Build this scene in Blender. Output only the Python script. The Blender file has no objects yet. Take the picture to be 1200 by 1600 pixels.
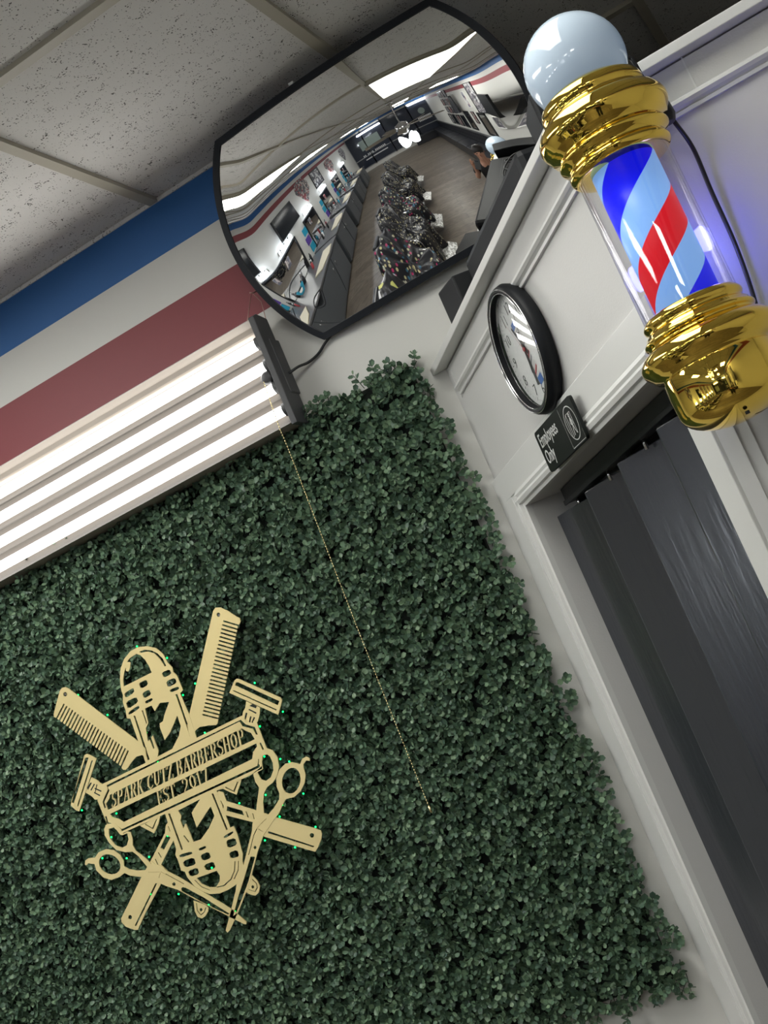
import bpy, bmesh, math, random
import numpy as np
from mathutils import Vector, Matrix

random.seed(7); RNG = np.random.default_rng(11)
SC = bpy.context.scene
COL = SC.collection
pi = math.pi

# ------------------------------------------------------------------ camera
EYE = Vector((0, 0, 1.65)); FOC = 2078.4          # focal length in pixels of the 1200x1600 frame
RW = np.array([[0.8343234, 0.39431923, -0.38524902],
               [-0.41752077, -0.00434135, -0.90865701],
               [-0.35997344, 0.91896327, 0.16101438]])   # rows: camera right, down, forward in the world
cam = bpy.data.cameras.new('camera'); camo = bpy.data.objects.new('camera', cam); COL.objects.link(camo)
cam.sensor_fit = 'VERTICAL'; cam.sensor_height = 24.0; cam.lens = FOC / 1600 * 24.0
cam.clip_start = 0.02; cam.clip_end = 60
camo.matrix_world = Matrix(((RW[0][0], -RW[1][0], -RW[2][0], EYE.x), (RW[0][1], -RW[1][1], -RW[2][1], EYE.y),
                            (RW[0][2], -RW[1][2], -RW[2][2], EYE.z), (0, 0, 0, 1)))
SC.camera = camo

# ------------------------------------------------------------------ world, exposure
SC.view_settings.view_transform = 'Standard'; SC.view_settings.look = 'None'
SC.view_settings.gamma = 1.0; SC.view_settings.exposure = 0.76; SC.view_settings.use_curve_mapping = False
w = bpy.data.worlds.new('world'); SC.world = w; w.use_nodes = True
w.node_tree.nodes['Background'].inputs[0].default_value = (0.02, 0.025, 0.04, 1)
w.node_tree.nodes['Background'].inputs[1].default_value = 0.3
TUBE_E = 5.0        # glow of the four tubes
PANEL_E, FAR_E = 4.6, 11.0      # glow of the nearest ceiling panel and of the others
SC.cycles.max_bounces = 10; SC.cycles.glossy_bounces = 6; SC.cycles.transmission_bounces = 10
SC.cycles.sample_clamp_indirect = 4.0
SC.cycles.caustics_reflective = False; SC.cycles.caustics_refractive = False

# ------------------------------------------------------------------ room measures (metres, floor at 0)
YB = 2.877          # back wall
CEIL = 3.13
XL, XR, YF = -5.36, 1.47, -11.0
YP = 1.93           # front face of the closet
ANG = math.radians(32.73)
D0 = Vector((-0.848, YB, 0)); DD = Vector((math.sin(ANG), -math.cos(ANG), 0)); DN = Vector((-math.cos(ANG), -math.sin(ANG), 0))
TC = (YB - YP) / math.cos(ANG)      # length of the slanted closet wall
LEDGE = 2.405

def dg(t, off, z): return D0 + DD * t + DN * off + Vector((0, 0, z))
def ray(px, py):
    v = RW.T @ np.array([px - 600, py - 800, FOC]); return Vector(v)
def at_y(px, py, Y):
    d = ray(px, py); return EYE + d * (Y / d.y)

# ------------------------------------------------------------------ materials
def mat(name, col, rough=0.5, metal=0.0, spec=0.5, emit=None, es=0.0, trans=0.0, ior=1.45, coat=0.0):
    m = bpy.data.materials.new(name); m.use_nodes = True
    b = m.node_tree.nodes['Principled BSDF']
    b.inputs['Base Color'].default_value = (*col, 1); b.inputs['Roughness'].default_value = rough
    b.inputs['Metallic'].default_value = metal; b.inputs['Specular IOR Level'].default_value = spec
    b.inputs['IOR'].default_value = ior; b.inputs['Transmission Weight'].default_value = trans
    b.inputs['Coat Weight'].default_value = coat
    if emit: b.inputs['Emission Color'].default_value = (*emit, 1); b.inputs['Emission Strength'].default_value = es
    return m
def nd(m, t, **k):
    n = m.node_tree.nodes.new(t)
    for a, v in k.items(): setattr(n, a, v)
    return n
def lk(m, a, b): m.node_tree.links.new(a, b)
def bsdf(m): return m.node_tree.nodes['Principled BSDF']
def coords(m, kind='Object', scale=(1, 1, 1)):
    t = nd(m, 'ShaderNodeTexCoord'); mp = nd(m, 'ShaderNodeMapping'); mp.inputs['Scale'].default_value = scale
    lk(m, t.outputs[kind], mp.inputs['Vector']); return mp.outputs['Vector']
def ramp(m, fac, stops, const=False):
    r = nd(m, 'ShaderNodeValToRGB'); cr = r.color_ramp
    if const: cr.interpolation = 'CONSTANT'
    while len(cr.elements) < len(stops): cr.elements.new(0.5)
    for e, (p, c) in zip(cr.elements, stops): e.position = p; e.color = (*c, 1)
    lk(m, fac, r.inputs[0]); return r.outputs[0]
def bump(m, height, strength, dist=0.002):
    b = nd(m, 'ShaderNodeBump'); b.inputs['Strength'].default_value = strength; b.inputs['Distance'].default_value = dist
    lk(m, height, b.inputs['Height']); lk(m, b.outputs[0], bsdf(m).inputs['Normal'])
def noise(m, vec, scale, detail=4):
    n = nd(m, 'ShaderNodeTexNoise'); n.inputs['Scale'].default_value = scale; n.inputs['Detail'].default_value = detail
    lk(m, vec, n.inputs['Vector']); return n

def striped_wall():
    m = mat('painted_wall', (0.6, 0.6, 0.58), 0.55)
    g = nd(m, 'ShaderNodeNewGeometry'); s = nd(m, 'ShaderNodeSeparateXYZ'); lk(m, g.outputs['Position'], s.inputs[0])
    mr = nd(m, 'ShaderNodeMapRange'); mr.inputs['From Min'].default_value = 0; mr.inputs['From Max'].default_value = 4
    lk(m, s.outputs['Z'], mr.inputs['Value'])
    wh = (0.60, 0.595, 0.565)
    c = ramp(m, mr.outputs[0], [(0, wh), (2.733 / 4, (0.215, 0.040, 0.048)), (2.863 / 4, wh), (2.996 / 4, (0.022, 0.115, 0.33))], True)
    lk(m, c, bsdf(m).inputs['Base Color'])
    n = noise(m, coords(m), 160); bump(m, n.outputs[0], 0.25, 0.0008); return m
M = {}
M['wall'] = striped_wall()
def paint(name, col, rough, scale=260, st=0.35):
    m = mat(name, col, rough); n = noise(m, coords(m), scale); bump(m, n.outputs[0], st, 0.0006); return m
M['closet'] = paint('closet_paint', (0.58, 0.575, 0.56), 0.42, 300, 0.6)
M['trim'] = paint('trim_paint', (0.66, 0.66, 0.64), 0.32, 420, 0.25)
def ceiling_tile():
    m = mat('ceiling_tile', (0.5, 0.49, 0.47), 0.85)
    v = coords(m); wn = noise(m, v, 60, 2)
    mx = nd(m, 'ShaderNodeMixRGB'); mx.inputs[0].default_value = 0.02; lk(m, v, mx.inputs[1]); lk(m, wn.outputs['Color'], mx.inputs[2])
    vo = nd(m, 'ShaderNodeTexVoronoi'); vo.inputs['Scale'].default_value = 170; lk(m, mx.outputs[0], vo.inputs['Vector'])
    n2 = noise(m, v, 45, 2)
    th = nd(m, 'ShaderNodeMapRange'); th.inputs['From Min'].default_value = 0.4; th.inputs['From Max'].default_value = 0.7
    th.inputs['To Min'].default_value = 0.06; th.inputs['To Max'].default_value = 0.34; lk(m, n2.outputs[0], th.inputs['Value'])
    lt = nd(m, 'ShaderNodeMath', operation='SUBTRACT'); lk(m, vo.outputs['Distance'], lt.inputs[0]); lk(m, th.outputs[0], lt.inputs[1])
    cr = ramp(m, lt.outputs[0], [(0.0, (0.115, 0.11, 0.10)), (0.06, (0.70, 0.685, 0.655))])
    lk(m, cr, bsdf(m).inputs['Base Color']); bump(m, cr, 0.5, 0.002); return m
M['tile'] = ceiling_tile()
M['tbar'] = mat('ceiling_grid_metal', (0.44, 0.41, 0.33), 0.45)
def wood_floor():
    m = mat('floor_planks', (0.3, 0.25, 0.2), 0.35)
    v = coords(m, scale=(1, 1, 1)); br = nd(m, 'ShaderNodeTexBrick'); br.inputs['Scale'].default_value = 1.0
    br.inputs['Brick Width'].default_value = 1.2; br.inputs['Row Height'].default_value = 0.18; br.inputs['Mortar Size'].default_value = 0.003
    br.inputs['Color1'].default_value = (0.10, 0.082, 0.066, 1); br.inputs['Color2'].default_value = (0.15, 0.128, 0.105, 1); br.inputs['Mortar'].default_value = (0.06, 0.05, 0.04, 1)
    lk(m, v, br.inputs['Vector']); n = noise(m, coords(m, scale=(3, 12, 1)), 2.0, 6)
    mx = nd(m, 'ShaderNodeMixRGB', blend_type='OVERLAY'); mx.inputs[0].default_value = 0.7; lk(m, br.outputs[0], mx.inputs[1]); lk(m, n.outputs[0], mx.inputs[2])
    lk(m, mx.outputs[0], bsdf(m).inputs['Base Color']); return m
M['floor'] = wood_floor()
def mat_leaf():
    m = mat('boxwood_leaf', (0.05, 0.12, 0.05), 0.42, spec=0.45)
    g = nd(m, 'ShaderNodeNewGeometry')
    c = ramp(m, g.outputs['Random Per Island'], [(0, (0.055, 0.10, 0.07)), (0.45, (0.085, 0.15, 0.092)), (0.8, (0.125, 0.205, 0.12)), (1, (0.185, 0.27, 0.165))])
    lk(m, c, bsdf(m).inputs['Base Color']); return m
M['leaf'] = mat_leaf()
M['backing'] = mat('mesh_backing', (0.006, 0.012, 0.008), 0.8)
M['black'] = mat('black_plastic', (0.012, 0.013, 0.015), 0.38)
M['tvblack'] = mat('matt_black_casing', (0.008, 0.009, 0.011), 0.5, spec=0.25)
M['rubber'] = mat('black_rubber_trim', (0.006, 0.008, 0.012), 0.55, spec=0.3)
M['charcoal'] = mat('charcoal_plastic', (0.055, 0.056, 0.06), 0.5)
M['mirror'] = mat('mirror_acrylic', (0.88, 0.885, 0.88), 0.01, 1.0)
M['gold'] = mat('polished_gold', (0.95, 0.66, 0.12), 0.03, 1.0)
M['chrome'] = mat('chrome', (0.75, 0.75, 0.76), 0.12, 1.0)
M['steel'] = mat('steel', (0.45, 0.45, 0.46), 0.3, 1.0)
def thin_glass(name, tint, refl):
    m = mat(name, (1, 1, 1)); t = nd(m, 'ShaderNodeBsdfTransparent'); t.inputs[0].default_value = (*tint, 1)
    g = nd(m, 'ShaderNodeBsdfGlossy'); g.inputs['Roughness'].default_value = 0.015; mx = nd(m, 'ShaderNodeMixShader')
    lw = nd(m, 'ShaderNodeLayerWeight'); lw.inputs['Blend'].default_value = 0.5
    pw = nd(m, 'ShaderNodeMath', operation='POWER'); lk(m, lw.outputs['Facing'], pw.inputs[0]); pw.inputs[1].default_value = 4.0
    ml = nd(m, 'ShaderNodeMath', operation='MULTIPLY_ADD'); lk(m, pw.outputs[0], ml.inputs[0]); ml.inputs[1].default_value = 0.75; ml.inputs[2].default_value = refl
    lk(m, ml.outputs[0], mx.inputs[0]); lk(m, t.outputs[0], mx.inputs[1]); lk(m, g.outputs[0], mx.inputs[2])
    lk(m, mx.outputs[0], m.node_tree.nodes['Material Output'].inputs[0]); return m
M['glass'] = thin_glass('clear_acrylic', (0.97, 0.97, 0.98), 0.045)
M['clearglass'] = thin_glass('clock_glass', (0.97, 0.97, 0.97), 0.07)
M['globe'] = mat('milky_globe', (0.50, 0.58, 0.66), 0.10, emit=(0.50, 0.72, 1.0), es=0.10, coat=0.6)
M['white'] = mat('white_plastic', (0.72, 0.72, 0.70), 0.4)
M['reflector'] = mat('reflector_shaded_copy', (0.06, 0.052, 0.044), 0.6, spec=0.2)  # same enamel as the lip, darkened in colour to hold down the tubes' glare
M['lip'] = mat('reflector_lit_copy', (0.30, 0.26, 0.22), 0.5)  # lighter copy of the reflector enamel, brightness of the upper lip put into the colour
M['tube'] = mat('lit_tube', (1, 1, 1), 0.4, emit=(1.0, 0.985, 0.95), es=TUBE_E)
M['panel'] = mat('lit_ceiling_panel', (1, 1, 1), 0.4, emit=(1.0, 1.0, 0.93), es=PANEL_E)
M['panelfar'] = mat('lit_ceiling_panel_bright', (1, 1, 1), 0.4, emit=(1.0, 1.0, 0.95), es=FAR_E)
def mat_door():
    m = mat('black_woodgrain', (0.013, 0.016, 0.024), 0.27, spec=0.75)
    n = noise(m, coords(m, scale=(26, 26, 3.0)), 3.0, 6); bump(m, n.outputs[0], 0.55, 0.0012)
    lk(m, bsdf(m).inputs['Normal'].links[0].from_socket, bsdf(m).inputs['Coat Normal']); bsdf(m).inputs['Coat Weight'].default_value = 0.9; bsdf(m).inputs['Coat Roughness'].default_value = 0.2; return m
M['door'] = mat_door()
def mat_gold_sheet():
    m = mat('brushed_gold_sheet', (0.66, 0.54, 0.26), 0.42, 0.35)
    n = noise(m, coords(m, scale=(4, 4, 60)), 20, 3); bump(m, n.outputs[0], 0.08, 0.0005); return m
M['goldsheet'] = mat_gold_sheet()
M['led'] = mat('green_led', (0.1, 0.9, 0.3), 0.4, emit=(0.0, 0.8, 0.07), es=6)
M['brass'] = mat('brass_beads', (0.80, 0.68, 0.36), 0.25, 0.9)
M['wire'] = mat('copper_wire', (0.45, 0.28, 0.24), 0.4, 0.6)
def mat_stripes(P, z0):
    m = mat('barber_stripes', (1, 1, 1), 0.3)
    t = nd(m, 'ShaderNodeTexCoord'); s = nd(m, 'ShaderNodeSeparateXYZ'); lk(m, t.outputs['Object'], s.inputs[0])
    a = nd(m, 'ShaderNodeMath', operation='ARCTAN2'); lk(m, s.outputs['Y'], a.inputs[0]); lk(m, s.outputs['X'], a.inputs[1])
    a2 = nd(m, 'ShaderNodeMath', operation='MULTIPLY'); lk(m, a.outputs[0], a2.inputs[0]); a2.inputs[1].default_value = -1 / (2 * pi)
    z = nd(m, 'ShaderNodeMath', operation='MULTIPLY_ADD'); lk(m, s.outputs['Z'], z.inputs[0]); z.inputs[1].default_value = 1 / P; z.inputs[2].default_value = z0
    ad = nd(m, 'ShaderNodeMath', operation='ADD'); lk(m, a2.outputs[0], ad.inputs[0]); lk(m, z.outputs[0], ad.inputs[1])
    fr = nd(m, 'ShaderNodeMath', operation='FRACT'); lk(m, ad.outputs[0], fr.inputs[0])
    W_, B_, R_ = (0.25, 0.50, 1.0), (0.0, 0.004, 0.95), (0.75, 0.008, 0.02)
    c = ramp(m, fr.outputs[0], [(0, R_), (0.24, W_), (0.5, B_), (0.76, W_)], True)
    lk(m, c, bsdf(m).inputs['Base Color']); lk(m, c, bsdf(m).inputs['Emission Color']); bsdf(m).inputs['Emission Strength'].default_value = 0.36
    return m
M['clockface'] = mat('clock_face', (0.80, 0.81, 0.80), 0.5)
M['ink'] = mat('black_ink', (0.02, 0.02, 0.02), 0.5)
M['cblue'] = mat('blue_print', (0.06, 0.16, 0.48), 0.4)
M['cred'] = mat('red_print', (0.45, 0.06, 0.07), 0.4)
M['grey'] = mat('grey_print', (0.30, 0.31, 0.33), 0.4)
M['signtext'] = mat('sign_white', (0.55, 0.56, 0.55), 0.5)
M['signboard'] = mat('sign_black', (0.006, 0.008, 0.007), 0.4, spec=0.3)
M['vinyl'] = mat('black_vinyl', (0.02, 0.021, 0.026), 0.32)
M['cabinet'] = mat('dark_grey_laminate', (0.075, 0.082, 0.09), 0.3)
M['counter'] = mat('pale_counter', (0.10, 0.10, 0.105), 0.25)
M['mat_pad'] = mat('cream_mat', (0.62, 0.56, 0.42), 0.6)
M['skin'] = mat('skin', (0.42, 0.22, 0.15), 0.5)
M['hair'] = mat('dark_hair', (0.012, 0.009, 0.008), 0.5)
M['shirt'] = mat('black_shirt', (0.012, 0.012, 0.014), 0.8)
M['denim'] = mat('dark_denim', (0.02, 0.025, 0.04), 0.8)
M['screen'] = mat('dark_screen', (0.01, 0.014, 0.02), 0.12)
M['aqua'] = mat('aqua_print', (0.02, 0.30, 0.45), 0.4)
M['violet'] = mat('violet_print', (0.10, 0.05, 0.30), 0.4)
M['lampglow'] = mat('lit_shade', (1, 1, 1), 0.4, emit=(0.93, 0.97, 1.0), es=8.0)
M['vanity'] = mat('lit_vanity_shade', (1, 1, 1), 0.4, emit=(0.85, 0.92, 1.0), es=28.0)
M['fanglow'] = mat('lit_fan_shade', (1, 1, 1), 0.4, emit=(0.93, 0.97, 1.0), es=2.2)
M['nightglass'] = mat('night_window', (0.03, 0.035, 0.05), 0.08)
M['mullion'] = mat('mullion_metal', (0.30, 0.31, 0.31), 0.4, 0.3)
M['decal'] = mat('grey_green_decal', (0.22, 0.27, 0.25), 0.5)
M['blade'] = mat('fan_blade', (0.20, 0.175, 0.14), 0.4)
M['paper'] = mat('white_paper', (0.65, 0.65, 0.66), 0.6)
M['purple'] = mat('neon_trim', (0.2, 0.1, 0.6), 0.4)
def mat_mix(name, cols, scale, rough=0.5, kind='vor'):
    m = mat(name, cols[0], rough); v = coords(m)
    vo = nd(m, 'ShaderNodeTexVoronoi'); vo.inputs['Scale'].default_value = scale; lk(m, v, vo.inputs['Vector'])
    s = nd(m, 'ShaderNodeSeparateColor'); lk(m, vo.outputs['Color'], s.inputs[0])
    n = len(cols); c = ramp(m, s.outputs[0], [(i / n, cols[i]) for i in range(n)], True)
    if kind == 'sym':   # small symbols scattered on black cloth
        mx = nd(m, 'ShaderNodeMixRGB'); lt = nd(m, 'ShaderNodeMath', operation='LESS_THAN'); lt.inputs[1].default_value = 0.36
        lk(m, vo.outputs['Distance'], lt.inputs[0]); lk(m, lt.outputs[0], mx.inputs[0]); mx.inputs[1].default_value = (0.01, 0.01, 0.014, 1); lk(m, c, mx.inputs[2]); c = mx.outputs[0]
    lk(m, c, bsdf(m).inputs['Base Color']); return m
K = (0.012, 0.012, 0.015)
M['capeA'] = mat_mix('cape_symbols', [(0.5, 0.45, 0.25), (0.4, 0.03, 0.12), (0.03, 0.12, 0.2), (0.5, 0.5, 0.4), K], 17, 0.35, 'sym')
M['capeB'] = mat_mix('cape_chains', [(0.45, 0.4, 0.22), K, (0.35, 0.33, 0.25), K, (0.2, 0.2, 0.2)], 26, 0.3, 'sym')
M['capeC'] = mat_mix('cape_script', [(0.6, 0.6, 0.62), K, K, (0.5, 0.5, 0.15), (0.08, 0.08, 0.1)], 11, 0.35)
M['photoA'] = mat_mix('photo_collage', [(0.3, 0.26, 0.25), (0.08, 0.07, 0.07), (0.5, 0.42, 0.38), (0.25, 0.05, 0.06), (0.1, 0.1, 0.12)], 16)
M['photoB'] = mat_mix('grey_photos', [(0.35, 0.33, 0.33), (0.06, 0.06, 0.07), (0.5, 0.5, 0.5), (0.16, 0.15, 0.17), (0.08, 0.08, 0.1)], 13)
M['photoC'] = mat_mix('sports_poster', [(0.35, 0.36, 0.40), (0.05, 0.06, 0.12), (0.6, 0.6, 0.6), (0.08, 0.08, 0.2), (0.3, 0.2, 0.2)], 7)
M['foil'] = mat_mix('foil_pattern', [(0.5, 0.5, 0.48), (0.25, 0.24, 0.22), (0.7, 0.7, 0.68)], 40, 0.3)

# ------------------------------------------------------------------ mesh helpers
class MB:
    def __init__(s): s.v = []; s.f = []; s.m = []; s.sm = []
    def add(s, vs, fs, mi=0, smooth=False):
        o = len(s.v); s.v += [tuple(v) for v in vs]
        for f in fs: s.f.append([o + i for i in f]); s.m.append(mi); s.sm.append(smooth)
    def box(s, c, size, mx=None, mi=0):
        c = Vector(c); h = Vector(size) / 2; vs = []
        for x in (-1, 1):
            for y in (-1, 1):
                for z in (-1, 1):
                    p = Vector((x * h.x, y * h.y, z * h.z)); vs.append(c + (mx @ p if mx else p))
        s.add(vs, [(0, 1, 3, 2), (4, 6, 7, 5), (0, 4, 5, 1), (2, 3, 7, 6), (0, 2, 6, 4), (1, 5, 7, 3)], mi); return s
    def lathe(s, prof, n=32, c=(0, 0, 0), ax=None, mi=0, smooth=True, caps=True):
        # prof: (radius, height) pairs along axis ax (matrix whose z is the axis)
        c = Vector(c); vs = []
        for r, z in prof:
            for k in range(n):
                a = 2 * pi * k / n; p = Vector((r * math.cos(a), r * math.sin(a), z)); vs.append(c + (ax @ p if ax else p))
        fs = []
        for i in range(len(prof) - 1):
            for k in range(n):
                k2 = (k + 1) % n; fs.append((i * n + k, i * n + k2, (i + 1) * n + k2, (i + 1) * n + k))
        s.add(vs, fs, mi, smooth)
        for i, fl in ((0, True), (len(prof) - 1, False)):
            if caps and prof[i][0] > 1e-5:
                r_ = [i * n + k for k in range(n)]; s.add([vs[j] for j in r_], [list(range(n))[::-1] if fl else list(range(n))], mi, False)
        return s
    def tube(s, pts, r, n=8, mi=0, caps=True):
        pts = [Vector(p) for p in pts]; rs = r if isinstance(r, (list, tuple)) else [r] * len(pts); vs = []
        prev = None
        for i, p in enumerate(pts):
            t = (pts[min(i + 1, len(pts) - 1)] - pts[max(i - 1, 0)]).normalized()
            if prev is None:
                a = Vector((0, 0, 1)) if abs(t.z) < .9 else Vector((1, 0, 0)); u = t.cross(a).normalized()
            else: u = (prev - t * prev.dot(t)).normalized()
            prev = u; v = t.cross(u)
            for k in range(n):
                an = 2 * pi * k / n; vs.append(p + (u * math.cos(an) + v * math.sin(an)) * rs[i])
        fs = [(i * n + k, i * n + (k + 1) % n, (i + 1) * n + (k + 1) % n, (i + 1) * n + k) for i in range(len(pts) - 1) for k in range(n)]
        if caps: fs += [list(range(n))[::-1], [(len(pts) - 1) * n + k for k in range(n)]]
        s.add(vs, fs, mi, True); return s
    def prism(s, poly, a, b, mi=0):
        # poly: list of points; a, b: functions or offset vectors giving both ends
        n = len(poly); vs = [Vector(p) + Vector(a) for p in poly] + [Vector(p) + Vector(b) for p in poly]
        s.add(vs, [list(range(n))[::-1], [n + i for i in range(n)]] + [(i, (i + 1) % n, n + (i + 1) % n, n + i) for i in range(n)], mi); return s
    def sphere(s, c, r, n=16, mi=0, sc=(1, 1, 1)):
        c = Vector(c); m_ = n // 2; vs = []
        for i in range(m_ + 1):
            th = pi * i / m_
            for k in range(n): vs.append(c + Vector((r * sc[0] * math.sin(th) * math.cos(2 * pi * k / n), r * sc[1] * math.sin(th) * math.sin(2 * pi * k / n), r * sc[2] * math.cos(th))))
        s.add(vs, [(i * n + k, (i + 1) * n + k, (i + 1) * n + (k + 1) % n, i * n + (k + 1) % n) for i in range(m_) for k in range(n)], mi, True); return s
    def build(s, name, mats, parent=None, bevel=0.0, org=None, fix=True):
        me = bpy.data.meshes.new(name); o_ = Vector(org) if org is not None else Vector((0, 0, 0))
        me.from_pydata([tuple(Vector(v) - o_) for v in s.v], [], s.f)
        for m_ in (mats if isinstance(mats, (list, tuple)) else [mats]): me.materials.append(m_)
        me.polygons.foreach_set('material_index', s.m); me.polygons.foreach_set('use_smooth', s.sm)
        if fix:
            bm = bmesh.new(); bm.from_mesh(me); bmesh.ops.remove_doubles(bm, verts=bm.verts, dist=1e-6)
            bmesh.ops.dissolve_degenerate(bm, edges=bm.edges, dist=1e-7)
            bmesh.ops.recalc_face_normals(bm, faces=bm.faces); bm.to_mesh(me); bm.free()
        o = bpy.data.objects.new(name, me); COL.objects.link(o); o.location = o_
        if parent: o.parent = parent; o.matrix_parent_inverse = Matrix.Identity(4); o.location = o_ - parent_loc(parent)
        if bevel:
            b = o.modifiers.new('bevel', 'BEVEL'); b.width = bevel; b.segments = 2; b.limit_method = 'ANGLE'; b.harden_normals = False
        return o
def parent_loc(p):
    l = Vector(p.location)
    while p.parent: p = p.parent; l = l + Vector(p.location)
    return l
def tag(o, label=None, cat=None, group=None, kind=None):
    if label: o['label'] = label
    if cat: o['category'] = cat
    if group: o['group'] = group
    if kind: o['kind'] = kind
    return o
def thing(name, label, cat, loc, group=None):
    o = bpy.data.objects.new(name, None); COL.objects.link(o); o.location = loc; o.empty_display_size = 0.05
    return tag(o, label, cat, group)
def struct(name, mb, m, **k): return tag(mb.build(name, m, **k), kind='structure')
def copy_tree(o, parent=None):
    c = o.copy(); COL.objects.link(c)
    if parent: c.parent = parent
    for ch in [x for x in SC.objects if x.parent == o]: copy_tree(ch, c)
    return c
DM = Matrix((DD, DN, Vector((0, 0, 1)))).transposed()     # columns: along the slanted wall, out of it, up

# ------------------------------------------------------------------ the room
XE, YR = -.50, 5.6   # the back wall stops at XE; beyond it the back room runs to YR
b = MB(); b.box(((XL + XE) / 2 - .05, YB + .06, CEIL / 2), (XE - XL + .1, .12, CEIL + .1)); struct('wall_back', b, M['wall'])
b = MB(); b.box((-3.05, (YB + .12 + YR) / 2, CEIL / 2), (.1, YR - YB - .12, CEIL + .1)); struct('wall_back_room_left', b, paint('back_room_paint', (0.42, 0.42, 0.41), 0.6))
b = MB(); b.box(((-3.1 + XR) / 2, YR + .05, CEIL / 2), (XR + 3.1 + .2, .1, CEIL + .1)); struct('wall_back_room', b, M['closet'])
b = MB(); b.box(((XE + XR) / 2, YB + .03, (LEDGE - .02) / 2), (XR - XE, .06, LEDGE - .02)); struct('wall_closet_back', b, M['closet'])
b = MB(); b.box((XL - .05, (YF + YB) / 2, CEIL / 2), (.1, YB - YF, CEIL + .1)); struct('wall_left', b, M['wall'])
b = MB(); b.box((XR + .05, (YF + YR) / 2, CEIL / 2), (.1, YR - YF, CEIL + .1)); struct('wall_right', b, M['wall'])
b = MB(); b.box(((XL + XR) / 2, (YF + YR) / 2, -.05), (XR - XL + .2, YR - YF + .2, .1)); struct('floor', b, M['floor'])
# ceiling: tiles and T-bar grid
b = MB(); b.box(((XL + XR) / 2, (YF + YR) / 2, CEIL + .06), (XR - XL + .2, YR - YF + .2, .1)); struct('ceiling', b, M['tile'])
XB = [-0.756 + 0.6185 * i for i in range(-8, 4)]
YBARS = [2.11 - 1.26 * i for i in range(0, 11)]
g = MB(); TB = .026
for x in XB:
    if XL < x < XR: ye = YB if x < -3 else YR; g.box((x, (YF + ye) / 2, CEIL + .004), (TB, ye - YF, .012))
for y in YBARS: g.box(((XL + XR) / 2, y, CEIL + .0048), (XR - XL, TB, .012))
for y in (3.37, 4.63): g.box(((-3 + XR) / 2, y, CEIL + .0048), (XR + 3, TB, .012))
struct('trim_1', g, M['tbar'])
b = MB(); b.box(((XL + XE) / 2, YB - .002, CEIL + .003), (XE - XL, .005, .010)); struct('trim_2', b, M['tile'])   # caulked joint along the back wall

# far wall with the shop front
b = MB(); b.box(((XL + XR) / 2, YF - .05, CEIL - .12), (XR - XL + .2, .1, .26)); b.box(((XL + XR) / 2, YF - .05, .1), (XR - XL + .2, .1, .26)); struct('wall_front', b, M['wall'])
xs_ = [XL, -3.95, -2.2, -.05, XR]
for i in range(4):
    x0, x1 = xs_[i], xs_[i + 1]
    p = MB(); p.box(((x0 + x1) / 2, YF - .02, 1.6), (x1 - x0, .01, 2.8)); wo = struct('window_%d' % (i + 1), p, M['nightglass'])
    f = MB()
    for x in (x0, x1): f.box((x, YF, 1.6), (.07, .07, 2.8))
    for z in (.25, 1.0, 2.98): f.box(((x0 + x1) / 2, YF, z), (x1 - x0, .06, .05))
    f.build('window_frame', M['mullion'], wo)
def flat(name, label, cat, c, size, m, group=None, bevel=0):
    q = MB(); q.box(c, size); return tag(q.build(name, m, bevel=bevel, org=c), label, cat, group)
flat('strip_light', 'long white strip light over the left shop window, seen in the mirror', 'light', (-3.27, YF + .09, 2.67), (2.0, .07, .11), M['lampglow'], 'shop window strip lights')
flat('strip_light', 'long white strip light over the right shop window, seen in the mirror', 'light', (.76, YF + .09, 2.85), (1.35, .07, .11), M['lampglow'], 'shop window strip lights')
s_ = thing('window_decal', 'grey green lettered decal on the left dark shop window', 'decal', (-3.6, YF, 1.5))
q = MB(); q.box((-3.6, YF + .02, 1.85), (1.7, .01, .75)); q.build('backdrop', M['decal'], s_)
q = MB()
for i in range(15):
    if i in (2, 7): continue
    q.box((-4.55 + i * .13, YF + .025, 1.08), (.085, .01, .14))
q.box((-3.6, YF + .02, .78), (1.9, .01, .07)); q.build('lettering', M['paper'], s_)
s_ = thing('window_decal', 'round crest decal with lettering on the right dark shop window', 'decal', (.8, YF, 1.7))
q = MB(); q.lathe([(.24, 0), (.24, .01)], 24, (.8, YF + .03, 2.1), Matrix.Rotation(-pi / 2, 3, 'X').inverted()); q.build('crest', M['decal'], s_)
q = MB()
for r_ in range(2):
    for i in range(9):
        q.box((.35 + i * .11, YF + .025, 1.62 - r_ * .2), (.075, .01, .12))
q.build('lettering', M['paper'], s_)

# ------------------------------------------------------------------ closet with the slanted wall and folding door
T0, T1, ZH = .175, 1.06, 1.65 + .352      # door opening along the slanted wall, its head height
TH = .10
w_ = MB()
def dbox(mb, t0, t1, o0, o1, z0, z1, mi=0):
    mb.box(D0 + DD * (t0 + t1) / 2 + DN * (o0 + o1) / 2 + Vector((0, 0, (z0 + z1) / 2)), (t1 - t0, o1 - o0, z1 - z0), DM, mi); return mb
dbox(w_, 0, T0, -TH, 0, 0, LEDGE - .02); dbox(w_, T1, TC, -TH, 0, 0, LEDGE - .02); dbox(w_, T0, T1, -TH, 0, ZH, LEDGE - .02)
struct('wall_closet', w_, M['closet'])
cx = D0.x + DD.x * TC
b = MB(); b.box(((cx + XR) / 2, YP + .05, (LEDGE - .02) / 2), (XR - cx, .1, LEDGE - .02)); struct('wall_closet_front', b, M['closet'])
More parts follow.
